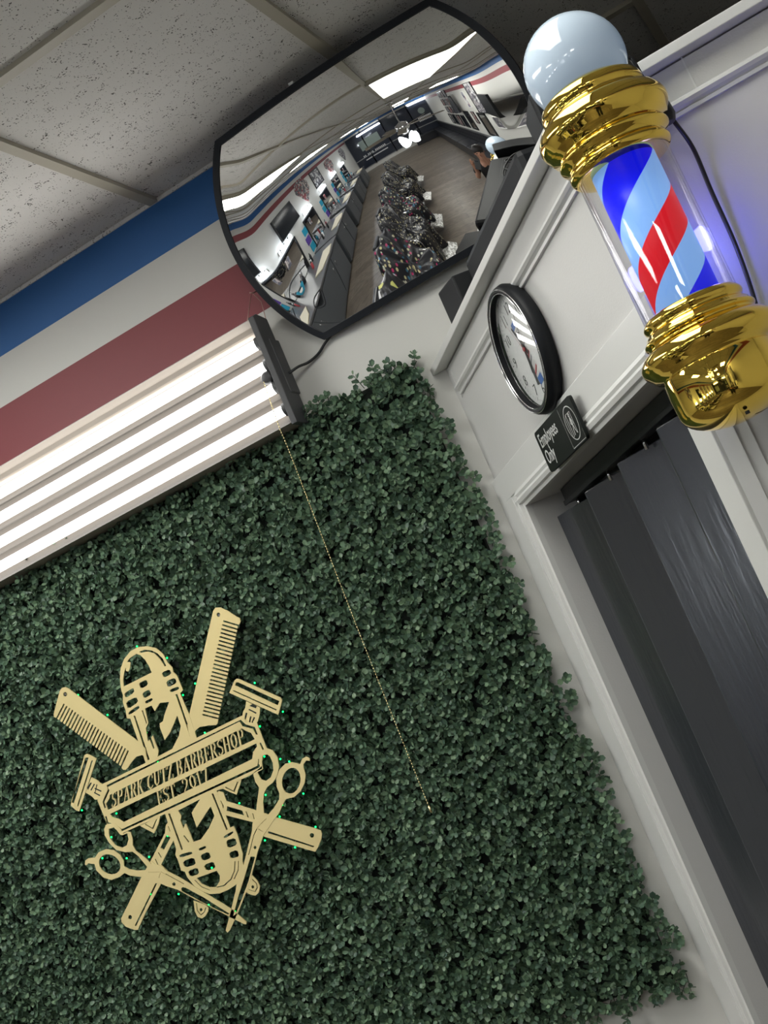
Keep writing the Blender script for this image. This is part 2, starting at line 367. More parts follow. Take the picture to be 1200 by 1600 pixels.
# closet top board with overhang = the ledge
OV = .03
poly = [dg(0, OV, 0), dg(TC + .012, OV, 0), Vector((XR, YP - OV, 0)), Vector((XR, YB + .06, 0)), Vector((D0.x - OV / math.cos(ANG) * .9, YB, 0))]
poly[0] = Vector((D0.x - OV / math.cos(ANG), YB, 0)); poly = [poly[0]] + poly[1:4]
b = MB(); b.prism(poly, (0, 0, LEDGE - .017), (0, 0, LEDGE)); struct('trim_3', b, M['trim'], bevel=.0015)
# panel moulding: rounded bar along both closet faces
def bar_profile(mb, p0, p1, out, prof, mi=0):
    # prof: (offset out, offset up) pairs, swept from p0 to p1
    n = len(prof); up = Vector((0, 0, 1)); vs = [p0 + out * a + up * c for a, c in prof] + [p1 + out * a + up * c for a, c in prof]
    mb.add(vs, [(i, (i + 1) % n, n + (i + 1) % n, n + i) for i in range(n)] + [list(range(n)), [n + i for i in range(n)][::-1]], mi)
mp = [(0, -.012), (.006, -.012), (.007, -.007), (.004, -.005), (.010, -.001), (.013, .004), (.012, .009), (.007, .012), (0, .012)]
b = MB(); zc = 1.65 + .672
bar_profile(b, dg(.045, 0, zc), dg(TC + .006, 0, zc), DN, mp)
bar_profile(b, Vector((cx, YP, zc)), Vector((XR, YP, zc)), Vector((0, -1, 0)), mp)
struct('trim_4', b, M['trim'])
b = MB(); dbox(b, .03, .034, 0, .0012, LEDGE - .10, LEDGE - .02)
b.box((-.059, YP - .0005, 1.65 + .718), (.0025, .002, .075)); struct('trim_5', b, M['trim'])
# casing: head board, side boards, stepped moulding
b = MB()
dbox(b, .005, TC, 0, .011, 1.65 + .392, 1.65 + .452); dbox(b, .005, .10, 0, .011, 0, 1.65 + .392)
dbox(b, T1, TC, 0, .008, 0, 1.65 + .392)
struct('trim_6', b, M['trim'], bevel=.0015)
b = MB(); hp = [(0, 0), (.012, 0), (.014, .008), (.020, .010), (.022, .018), (.018, .024), (.020, .030), (.012, .040), (0, .040)]
bar_profile(b, dg(T0 - .03, 0, ZH), dg(T1, 0, ZH), DN, hp)
# left side moulding (vertical)
n_ = len(hp); vs = [dg(T0 - c, a, 0) for a, c in hp] + [dg(T0 - c, a, ZH + .03) for a, c in hp]
b.add(vs, [(i, (i + 1) % n_, n_ + (i + 1) % n_, n_ + i) for i in range(n_)] + [list(range(n_)), [n_ + i for i in range(n_)][::-1]])
dbox(b, .10, T0 - .035, 0, .009, 0, 1.65 + .392)
struct('trim_7', b, M['trim'])
b = MB(); b.box((cx + .012, YP - .004, 1.2), (.024, .008, 2.0)); b.box((cx + .034, YP - .002, 1.2), (.02, .004, 2.0)); b.box((cx + .0235, YP - .0065, 1.2), (.003, .006, 2.0)); struct('trim_8', b, M['trim'])
# wooden shelf inside the closet just behind the door head
b = MB(); dbox(b, T0, T1, -.50, -.30, 1.90, 1.93); tag(b.build('closet_shelf', mat('pale_wood', (.35, .22, .12), .5)), 'pale wooden shelf glimpsed through the gap above the folding door', 'shelf')
# door: track and accordion panels
dr = thing('door_1', None, None, dg((T0 + T1) / 2, -.06, 0)); dr['kind'] = 'structure'
b = MB(); dbox(b, T0 + .055, T1, -.085, -.055, ZH - .036, ZH - .002); dbox(b, T0 + .055, T1, -.055, -.05, ZH - .038, ZH - .028); b.build('door_track', M['black'], dr, bevel=.001)
NP = 4; PER = (T1 - T0) / NP; pth = .009; ztop = ZH - .052
for i in range(NP):
    t0 = T0 + i * PER; ta, tb = t0 + .002, t0 + PER * .80
    ob = (-.095, -.105, -.135, -.130)[i]
    for (a0, o0, a1, o1, nm) in ((ta, -.045, tb, ob, 'door_panel'), (tb, ob, t0 + PER, -.045, 'door_fold')):
        p0, p1 = dg(a0, o0, 0), dg(a1, o1, 0); t_ = (p1 - p0).normalized(); n2 = Vector((-t_.y, t_.x, 0))
        q = MB(); mxx = Matrix((t_, n2, Vector((0, 0, 1)))).transposed()
        q.box((p0 + p1) / 2 + Vector((0, 0, ztop / 2 + .005)), ((p1 - p0).length, pth, ztop), mxx); q.build(nm, M['door'], dr, bevel=.002, org=(p0 + p1) / 2)
q = MB()
for i in range(NP): q.tube([dg(T0 + PER * (i + .4), -.07, ZH - .055), dg(T0 + PER * (i + .4), -.07, ZH - .03)], .004)
q.build('door_roller', M['chrome'], dr)

# ------------------------------------------------------------------ convex security mirror
MC = Vector((-0.7919, 2.7946, 1.1978 + 1.65)); MU = Vector((0.99994, 0, 0.01078)); MV = Vector((-0.01042, -0.2576, 0.96619)); MNn = Vector((0.00278, -0.96625, -0.25759))
MA, MH = .3997, .2651
MR_ = np.linspace(0, .42, 400); _t = np.clip((MR_ - .31) / .09, 0, 1); _s = (.925 * MR_ - .9 * MR_ ** 3) * (1 - .28 * _t * _t * (3 - 2 * _t))
MI_ = np.concatenate([[0], np.cumsum((_s[1:] + _s[:-1]) / 2 * np.diff(MR_))])
def mheight(u, v):
    r2 = u * u + v * v; r = math.sqrt(r2)
    h = .066 - float(np.interp(r, MR_, MI_)) + .025 * u * (1 - r2 / MA ** 2) + .052 * v * (1 - r2 / MA ** 2)
    return h
def mgrid(a, hv, nx=72, ny=48, extra=0.0):
    vs = []
    for j in range(ny + 1):
        v = -hv + 2 * hv * j / ny; w2 = math.sqrt(a * a - v * v)
        for i in range(nx + 1):
            u = w2 * math.sin((i / nx - .5) * pi); vs.append((u, v))
    return vs, nx, ny
mir = thing('convex_mirror', 'large convex mirror with black rim tilted down below the ceiling', 'mirror', MC)
pts, nx, ny = mgrid(MA - .010, MH - .010, 96, 64)
q = MB(); q.add([MC + MU * u + MV * v + MNn * mheight(u, v) for u, v in pts], [(j * (nx + 1) + i, j * (nx + 1) + i + 1, (j + 1) * (nx + 1) + i + 1, (j + 1) * (nx + 1) + i) for j in range(ny) for i in range(nx)], 0, True)
q.build('mirror_face', M['mirror'], mir, fix=False)
# rim and back shell
def outline(a, hv, n=40):
    w2 = math.sqrt(a * a - hv * hv); th = math.asin(hv / a); o = []
    for i in range(n): t = -th + 2 * th * i / (n - 1); o.append((a * math.cos(t), a * math.sin(t)))
    for i in range(1, n - 1): o.append((w2 - 2 * w2 * i / (n - 1), hv))
    for i in range(n): t = pi - th + 2 * th * i / (n - 1); o.append((a * math.cos(t), a * math.sin(t)))
    for i in range(1, n - 1): o.append((-w2 + 2 * w2 * i / (n - 1), -hv))
    return o
oo, oi = outline(MA, MH), outline(MA - .016, MH - .016); n_ = len(oo); vs = []
for (u, v) in oi: vs.append(MC + MU * u + MV * v + MNn * (mheight(u, v) + .003))
for (u, v) in oo: vs.append(MC + MU * u + MV * v + MNn * (mheight(u, v) + .004))
for (u, v) in oo: vs.append(MC + MU * u + MV * v + MNn * (mheight(u, v) - .014))
for (u, v) in oi: vs.append(MC + MU * u + MV * v + MNn * (mheight(u, v) - .014))
q = MB(); q.add(vs, [(k * n_ + i, k * n_ + (i + 1) % n_, ((k + 1) % 4) * n_ + (i + 1) % n_, ((k + 1) % 4) * n_ + i) for k in range(4) for i in range(n_)], 0, False)
q.build('rim', M['rubber'], mir, bevel=.0)
vs = [MC + MU * u + MV * v + MNn * (mheight(u, v) - .012) for u, v in pts]
q = MB(); q.add(vs, [(j * (nx + 1) + i, (j + 1) * (nx + 1) + i, (j + 1) * (nx + 1) + i + 1, j * (nx + 1) + i + 1) for j in range(ny) for i in range(nx)], 0, True)
q.build('back_shell', M['black'], mir, fix=False)
q = MB(); q.tube([MC - MU * .14 + MNn * .02, MC - MU * .14 - MNn * .04, Vector((MC.x - .14, YB - .003, MC.z + .02))], .012, 10); q.lathe([(.05, 0), (.05, .008)], 20, (MC.x - .14, YB - .001, MC.z + .02), Matrix.Rotation(pi / 2, 3, 'X')); q.build('wall_bracket', M['black'], mir)
# mirror clip on the top rim
q = MB(); q.box(MC + MU * (-.06) + MV * (MH + .002) + MNn * .03, (.012, .02, .006)); q.build('rim_clip', M['white'], mir)

# ------------------------------------------------------------------ four-tube light fixture on the back wall
FX1 = at_y(393, 505, 2.79).x; FX0 = FX1 - 1.24
ztp, zbt = at_y(385, 505, 2.79).z, at_y(455, 662, 2.79).z
fx = thing('light_fixture', 'long four tube fluorescent light hung sideways on the striped wall', 'light', (FX1, YB, zbt))
H_ = ztp - zbt; yb_ = 2.845
pr = []           # reflector profile front: ridges between tubes
q = MB(); tz = [ztp - H_ * (.205 + .215 * i) for i in range(4)]
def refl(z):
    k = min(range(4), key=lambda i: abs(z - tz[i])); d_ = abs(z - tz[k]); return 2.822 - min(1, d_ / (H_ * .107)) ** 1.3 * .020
N_ = 60
zs = [zbt + .012 + (H_ - .024) * i / N_ for i in range(N_ + 1)]
prof = [(zbt, 2.782)] + [(z, refl(z)) for z in zs] + [(ztp, 2.782), (ztp + .002, yb_), (zbt - .002, yb_)]
vs = [Vector((FX0, y, z)) for z, y in prof] + [Vector((FX1, y, z)) for z, y in prof]; n_ = len(prof)
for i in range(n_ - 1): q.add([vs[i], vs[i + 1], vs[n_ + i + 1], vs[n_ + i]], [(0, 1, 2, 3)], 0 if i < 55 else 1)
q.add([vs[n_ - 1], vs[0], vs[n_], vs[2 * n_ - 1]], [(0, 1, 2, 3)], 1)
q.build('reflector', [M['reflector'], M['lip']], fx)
for z in tz:
    t_ = MB(); t_.tube([(FX0 + .02, 2.802, z), (FX1 - .006, 2.802, z)], .0128, 16); t_.build('tube', M['tube'], fx)
    t_ = MB(); t_.tube([(FX1 - .012, 2.802, z), (FX1 + .004, 2.802, z)], .017, 14); t_.build('tube_socket', M['charcoal'], fx)
q = MB(); q.prism([(0, 2.778, zbt - .006), (0, 2.778, ztp + .004), (0, 2.80, ztp + .012), (0, 2.85, ztp + .006), (0, 2.855, zbt + .03), (0, 2.84, zbt - .006)], (FX1, 0, 0), (FX1 + .016, 0, 0)); q.build('end_cap', M['charcoal'], fx, bevel=.002)
q = MB(); q.prism([(0, 2.778, zbt - .006), (0, 2.778, ztp + .004), (0, 2.85, ztp + .006), (0, 2.85, zbt - .006)], (FX0 - .016, 0, 0), (FX0, 0, 0)); q.build('end_cap', M['charcoal'], fx, bevel=.002)
q = MB(); q.box(((FX0 + FX1) / 2 + .03, 2.852, (ztp + zbt) / 2 + .005), (1.2, .03, .14)); q.box((FX1 + .004, 2.836, (ztp + zbt) / 2 + .01), (.03, .05, .145)); q.build('ballast_box', M['charcoal'], fx, bevel=.004)
q = MB(); q.lathe([(.002, 0), (.016, .001), (.017, .008), (.012, .014), (.002, .016)], 16, (FX1 - .018, 2.80, (tz[1] + tz[2]) / 2), Matrix.Rotation(pi / 2, 3, 'X')); q.build('pull_switch', M['charcoal'], fx)
q = MB(); nail = at_y(395, 458, YB - .02)
q.tube([nail + Vector((-.006, 0, -.002)), Vector((FX1 - .03, 2.82, ztp + .002))], .0011, 6)
q.tube([nail, nail + Vector((.012, .0, -.03)), Vector((FX1 + .012, 2.84, ztp - .03)), Vector((FX1 + .012, 2.85, ztp - .06))], .0011, 6)
q.build('hanging_wire', M['wire'], fx)
q = MB(); q.tube([nail + Vector((-.006, -.004, .004)), nail + Vector((0, .0, 0)), nail + Vector((.012, .018, .006))], .0018, 6)
tag(q.build('wall_hook', M['wire']), 'small bent wire hook in the red stripe above the light fixture', 'hook')
# cord from fixture up behind the mirror
def curve_pts(pts, n=8):
    P = [Vector(p) for p in pts]; out = []
    for i in range(len(P) - 1):
        p0, p1, p2, p3 = P[max(i - 1, 0)], P[i], P[i + 1], P[min(i + 2, len(P) - 1)]
        for k in range(n):
            t = k / n; out.append(.5 * ((2 * p1) + (-p0 + p2) * t + (2 * p0 - 5 * p1 + 4 * p2 - p3) * t * t + (-p0 + 3 * p1 - 3 * p2 + p3) * t ** 3))
    out.append(P[-1]); return out
q = MB(); q.tube(curve_pts([at_y(452, 583, 2.835), at_y(466, 573, 2.85), at_y(482, 566, 2.865), at_y(497, 553, 2.868), at_y(508, 536, 2.868), at_y(520, 520, 2.868), at_y(540, 490, 2.868)]), .0035, 8)
tag(q.build('power_cord', M['black']), 'black cord running from the tube light up behind the convex mirror', 'cord')
# beaded pull chain
q = MB(); cp = curve_pts([at_y(410, 585, 2.792), at_y(414, 603, 2.785), at_y(424, 632, 2.775), at_y(438, 672, 2.765), at_y(457, 718, 2.775), at_y(560, 985, 2.775), at_y(671, 1262, 2.772)], 30)
L = 0; seg = .0072; acc = 0; last = cp[0]
for a_, b_ in zip(cp[:-1], cp[1:]):
    d_ = (b_ - a_).length; s0 = seg - acc
    while s0 <= d_:
        q.sphere(a_.lerp(b_, s0 / d_), .0021, 6); s0 += seg
    acc = d_ - (s0 - seg)
q.tube(cp, .0006, 4); q.tube([cp[-1] + Vector((0, 0, .004)), cp[-1] - Vector((0, 0, .012))], .003, 8)
tag(q.build('pull_chain', M['brass'], fix=False), 'thin beaded pull chain hanging from the light over the green leaves', 'chain')

# ------------------------------------------------------------------ artificial boxwood
GX0, GX1, GZ0, GZ1 = -2.93, -.904, 1.65 - .705, 1.65 + .798
hedge = thing('boxwood_panel', 'large artificial boxwood panel of dark green leaves covering the white wall', 'artificial hedge', ((GX0 + GX1) / 2, YB, GZ0))
q = MB(); q.box(((GX0 + GX1) / 2 - .004, YB - .009, (GZ0 + GZ1) / 2), (GX1 - GX0 - .03, .014, GZ1 - GZ0 - .03)); q.build('backing', M['backing'], hedge)
def leaves():
    sp = .0168; nxs = int((GX1 - GX0) / sp) + 1; nzs = int((GZ1 - GZ0) / (sp * .87)) + 1
    I, J = np.meshgrid(np.arange(nxs), np.arange(nzs), indexing='ij')
    X = (GX0 + .004 + (I + .5 * (J % 2)) * sp).ravel(); Z = (GZ0 + .004 + J * sp * .87).ravel(); n = len(X)
    X = X + RNG.normal(0, .006, n); Z = Z + RNG.normal(0, .006, n)
    tilt = RNG.normal(0, .38, (n, 2)); wild = RNG.random(n) < .03; tilt[wild] *= 1.8
    ex = np.clip((X - (GX1 - .02)) / .02, 0, 1); tilt[:, 0] += ex * .3
    tilt[:, 1] += np.clip((Z - (GZ1 - .02)) / .02, 0, 1) * .3 - np.clip(((GZ0 + .02) - Z) / .02, 0, 1) * .3
    D = np.stack([tilt[:, 0], -np.ones(n), tilt[:, 1] - .1], 1); D /= np.linalg.norm(D, axis=1)[:, None]
    Ln = RNG.uniform(.028, .056, n) * (1 + .3 * wild)
    base = np.stack([X, np.full(n, YB - .008), Z], 1)
    U = np.cross(D, np.array([0, 0, 1.0])); U /= np.linalg.norm(U, axis=1)[:, None]; V = np.cross(D, U)
    ph = RNG.uniform(0, 2 * pi, n)
    T = np.array([(0, 0, 0), (.34, -.36, .05), (.76, -.40, .09), (1.0, 0, .03), (.76, .40, .09), (.34, .36, .05), (.52, 0, -.05)])
    T[3, 0] = 1.04
    F = np.array([(0, 1, 6), (1, 2, 6), (2, 3, 6), (3, 4, 6), (4, 5, 6), (5, 0, 6)])
    allv = []
    for k in range(8):
        node = (.42, .42, .66, .66, .86, .86, 1.0, 1.0)[k]; an = ph + (k // 2) * pi / 2 + (k % 2) * pi + RNG.normal(0, .25, n)
        rad = U * np.cos(an)[:, None] + V * np.sin(an)[:, None]
        up = (.25, .25, .4, .4, .6, .6, 1.1, 1.1)[k] + RNG.normal(0, .2, n)
        A = rad + D * up[:, None]; A /= np.linalg.norm(A, axis=1)[:, None]
        S_ = np.cross(D, rad) + RNG.normal(0, .25, (n, 3)); S_ -= (S_ * A).sum(1)[:, None] * A; S_ /= np.linalg.norm(S_, axis=1)[:, None]
        Nn = np.cross(A, S_)
        sz = RNG.uniform(.0125, .0178, n) * (.8 if k > 5 else 1)
        P0 = base + D * (Ln * node)[:, None] + rad * .001
        v = P0[:, None, :] + sz[:, None, None] * (T[None, :, 0:1] * A[:, None, :] + T[None, :, 1:2] * S_[:, None, :] * .95 + T[None, :, 2:3] * Nn[:, None, :])
        allv.append(v)
    Vv = np.concatenate(allv, 0); cnt = Vv.shape[0]; verts = Vv.reshape(-1, 3)
    verts[:, 1] = np.minimum(verts[:, 1], YB - .003)
    faces = (np.arange(cnt)[:, None, None] * 7 + F[None]).reshape(-1, 3)
    me = bpy.data.meshes.new('leaves'); org = np.array(hedge.location)
    me.vertices.add(len(verts)); me.vertices.foreach_set('co', (verts - org).ravel().astype(np.float32))
    me.loops.add(faces.size); me.loops.foreach_set('vertex_index', faces.ravel().astype(np.int32))
    me.polygons.add(len(faces)); me.polygons.foreach_set('loop_start', np.arange(0, faces.size, 3, dtype=np.int32)); me.polygons.foreach_set('loop_total', np.full(len(faces), 3, dtype=np.int32))
    me.polygons.foreach_set('use_smooth', np.ones(len(faces), bool)); me.update(); me.validate(); me.materials.append(M['leaf'])
    o = bpy.data.objects.new('leaves', me); COL.objects.link(o); o.parent = hedge; o['kind'] = 'stuff'
    q = MB()
    tip = base + D * Ln[:, None]
    sm = MB(); idx = np.nonzero((X > GX1 - .05) | (Z > GZ1 - .05) | (Z < GZ0 + .05) | (RNG.random(n) < .25))[0]
    for i in idx:
        sm.tube([base[i], tip[i]], [.0012, .0008], 3, caps=False)
    so = sm.build('stems', mat('boxwood_stem', (.03, .05, .025), .6), hedge, fix=False); so['kind'] = 'stuff'
leaves()

# ------------------------------------------------------------------ gold barbershop sign
from mathutils.geometry import tessellate_polygon
YS = 2.772
CR = {'A': (60, 930, 5.0), 'B': (260, 930, 4.6154), 'C': (110, 1130, 5.4545), 'D': (300, 1130, 5.4545), 'E': (110, 1250, 5.4545), 'F': (300, 1250, 5.4545)}
def sp(c, x, y):
    o = CR[c]; p = at_y(o[0] + x / o[2], o[1] + y / o[2], YS); return (p.x, p.z)
def PL(c, *xy):
    return [sp(c, xy[i], xy[i + 1]) for i in range(0, len(xy), 2)]
def soft(poly, k=.25):
    o = []
    for i in range(len(poly)):
        a, b_ = poly[i], poly[(i + 1) % len(poly)]
        o += [(a[0] + (b_[0] - a[0]) * k, a[1] + (b_[1] - a[1]) * k), (a[0] + (b_[0] - a[0]) * (1 - k), a[1] + (b_[1] - a[1]) * (1 - k))]
    return o
def circ(c, x, y, rx, ry=None, rot=0, n=20):
    ry = ry or rx; cr, sr = math.cos(rot), math.sin(rot)
    return [sp(c, x + rx * math.cos(t) * cr - ry * math.sin(t) * sr, y + rx * math.cos(t) * sr + ry * math.sin(t) * cr) for t in [2 * pi * i / n for i in range(n)]]
sgn = thing('barbershop_sign', 'large cut out gold metal barbershop sign hung on the green leaf wall', 'sign', (at_y(300, 1220, YS).x, YS, at_y(300, 1220, YS).z))
def sheet(name, outers, holes, dy=0.0, th=.003, parent=None, m='goldsheet'):
    q = MB()
    if not isinstance(outers[0], list): outers = [outers]
    for oi_, outer in enumerate(outers):
        loops = [outer] + (holes if oi_ == 0 else [])
        V3 = [[Vector((x, z, 0)) for x, z in lp] for lp in loops]; flat_ = [p for lp in V3 for p in lp]
        tr = tessellate_polygon(V3); n = len(flat_); y0, y1 = YS + dy, YS + dy + th
        vs = [(p.x, y0, p.y) for p in flat_] + [(p.x, y1, p.y) for p in flat_]
        fs = [tuple(t) for t in tr] + [tuple(n + i for i in t[::-1]) for t in tr]; o = 0
        for lp in V3:
            k = len(lp); fs += [(o + i, o + (i + 1) % k, n + o + (i + 1) % k, n + o + i) for i in range(k)]; o += k
        q.add(vs, fs)
    return q.build(name, M[m], parent or sgn)
def lerp2(a, b_, t): return (a[0] + (b_[0] - a[0]) * t, a[1] + (b_[1] - a[1]) * t)
def comb_teeth(r0, r1, t0, t1, n, gap=.42):
    # r: root line, t: tip line; gives the zigzag edge from r0/t0 to r1/t1
    o = []
    for i in range(n):
        a, b_ = (i + .5 - gap / 2) / n, (i + .5 + gap / 2) / n
        ta, tb = lerp2(t0, t1, a), lerp2(t0, t1, b_); ra, rb = lerp2(r0, r1, a), lerp2(r0, r1, b_)
        o += [lerp2(ra, ta, .97), lerp2(ra, ta, .93) if False else lerp2(ra, ta, .90), ra, rb, lerp2(rb, tb, .90), lerp2(rb, tb, .97)]
    return o
def combteeth2(c, r0, r1, t0, t1, n):
    return comb_teeth(sp(c, *r0), sp(c, *r1), sp(c, *t0), sp(c, *t1), n)
# combs
sheet('comb', PL('A', 208, 718, 235, 730, 500, 932, 775, 1140, 835, 1200, 842, 1262, 805, 1250, 765, 1262, 730, 1300, 700, 1345, 680, 1365, 662, 1365, 648, 1352)
      + combteeth2('A', (712, 1222), (188, 842), (655, 1350), (128, 958), 23) + PL('A', 118, 950, 118, 925, 165, 748, 182, 724), [circ('A', 207, 775, 15, 18)], .0008)
sheet('comb', PL('B', 335, 115, 352, 90, 385, 88, 440, 112, 505, 155, 528, 165, 533, 188, 524, 212)
      + combteeth2('B', (412, 172), (255, 875), (522, 205), (374, 905), 25) + PL('B', 368, 925, 355, 938, 300, 940, 235, 952, 205, 980, 212, 1035, 165, 1030, 150, 940, 165, 855), [circ('B', 374, 141, 13, 16)], .0008)
# microphones
def q4(c, *a): return soft(PL(c, *a), .2)
sheet('microphone', PL('A', 838, 1312, 718, 965, 690, 962, 680, 900, 658, 835, 660, 780, 645, 740, 636, 650, 642, 570, 668, 500, 720, 435, 780, 405, 850, 398, 920, 415, 975, 462, 1008, 525, 1045, 565, 1052, 600, 1082, 628, 1128, 742, 1105, 765)
      + PL('B', 165, 865, 218, 1030), [
      PL('A', 665, 714, 660, 660, 672, 590, 682, 566, 684, 592, 702, 598, 716, 565, 718, 525, 690, 522, 715, 490, 765, 458, 795, 468, 830, 502, 862, 552, 884, 604),
      PL('A', 785, 442, 830, 426, 880, 430, 930, 455, 970, 495, 998, 552, 985, 556, 950, 500, 905, 455, 850, 440, 800, 450),
      q4('A', 668, 768, 740, 722, 750, 758, 682, 805), q4('A', 680, 836, 765, 792, 780, 836, 700, 890), q4('A', 700, 915, 782, 860, 792, 882, 707, 938),
      q4('A', 783, 688, 842, 658, 858, 700, 800, 732), q4('A', 808, 766, 865, 735, 882, 776, 825, 808), q4('A', 832, 828, 886, 802, 894, 820, 840, 850),
      q4('A', 960, 605, 1025, 578, 1040, 615, 980, 646), q4('A', 995, 674, 1065, 644, 1082, 684, 1012, 722), q4('A', 1024, 738, 1092, 712, 1100, 734, 1032, 762),
      PL('A', 742, 940, 756, 943, 868, 1282, 853, 1290), PL('A', 1070, 775, 1084, 772, 1196, 1095, 1184, 1105),
      PL('A', 832, 885, 882, 862, 908, 906, 948, 842, 1020, 834, 985, 930, 972, 985, 946, 1002, 948, 1032, 986, 1132, 1030, 1070, 1084, 940, 1112, 1025, 1096, 1100, 1045, 1200, 930, 1262, 938, 1215, 892, 1095, 880, 1110, 906, 1195, 896, 1200, 868, 1128, 855, 1140, 838, 1040, 858, 1000),
      PL('A', 806, 900, 816, 900, 850, 1000, 842, 1005)], .0004)
sheet('microphone', PL('C', 805, 768) + PL('E', 900, 420, 893, 465, 918, 520, 942, 600, 975, 612, 996, 662, 1058, 735) + PL('F', 60, 768, 150, 802, 235, 797, 310, 765, 375, 722, 425, 650, 440, 565, 428, 515, 432, 462, 412, 388, 385, 290, 355, 222, 325, 235) + PL('D', 208, 572), [
      q4('E', 924, 468, 1030, 438, 1042, 460, 934, 494), q4('E', 955, 522, 1052, 488, 1070, 550, 975, 578), q4('E', 1000, 605, 1082, 575, 1098, 630, 1020, 656),
      q4('F', 54, 414, 112, 390, 122, 408, 64, 436), q4('F', 68, 470, 142, 440, 162, 496, 90, 522), q4('F', 98, 555, 182, 523, 202, 580, 124, 606),
      q4('F', 268, 310, 346, 264, 352, 282, 278, 330), q4('F', 288, 346, 366, 322, 386, 380, 305, 414), q4('F', 313, 450, 386, 424, 402, 482, 330, 502),
      PL('F', 38, 666, 210, 604, 236, 642, 236, 690, 205, 742, 150, 745, 82, 716),
      PL('F', 206, 742, 268, 726, 328, 672, 358, 602, 362, 522, 370, 522, 366, 604, 336, 678, 274, 734, 212, 748),
      PL('F', 392, 520, 398, 520, 396, 600, 362, 676, 356, 672, 388, 598),
      PL('F', 18, 682, 28, 682, 84, 738, 154, 766, 152, 771, 80, 746),
      PL('C', 832, 772, 848, 770, 958, 1075, 945, 1082), PL('D', 165, 602, 180, 598, 303, 905, 290, 912),
      PL('D', -120, 745, 68, 648, -5, 765, 40, 890, 158, 708, 190, 790, 140, 900, 75, 990, 12, 1012, -50, 858, -62, 858, -72, 900, -100, 830, -92, 790),
      PL('D', -75, 960, -66, 955, -22, 1010, -32, 1016)], .0004)
# banner
def P2(*xy): return [(lambda p: (p.x, p.z))(at_y(xy[i], xy[i + 1], YS)) for i in range(0, len(xy), 2)]
sheet('banner', P2(159.5, 1225.3, 377, 1118.5, 385, 1122, 400.8, 1128, 416.5, 1169, 407, 1178, 409, 1197, 392, 1211, 188.8, 1303, 183, 1294, 167, 1287, 152, 1250.5, 160, 1240), [
      P2(168, 1229.8, 374, 1127.6, 379, 1135, 395, 1139, 400, 1148, 402.5, 1147, 398, 1136, 384, 1132, 376, 1124.6, 166.5, 1226.8, 168.5, 1233, 160, 1253, 163, 1263, 165.6, 1262, 163, 1253, 171, 1235),
      P2(166.5, 1275, 169, 1285, 180, 1288, 190.5, 1295.5, 402, 1196.5, 403.5, 1186, 411, 1175, 405.5, 1161, 407.8, 1160, 414, 1175, 406.5, 1187, 405.5, 1199, 190, 1299, 178, 1291.5, 167, 1288, 164, 1276),
      P2(171.5, 1242, 378, 1138, 384, 1142, 392, 1145, 398, 1155, 168.5, 1265.5, 165.5, 1256, 171, 1247),
      P2(171.5, 1272, 400.5, 1161.5, 401.5, 1166, 395.5, 1175, 394, 1186, 193, 1284.5, 186, 1280, 176, 1277)], .0001)
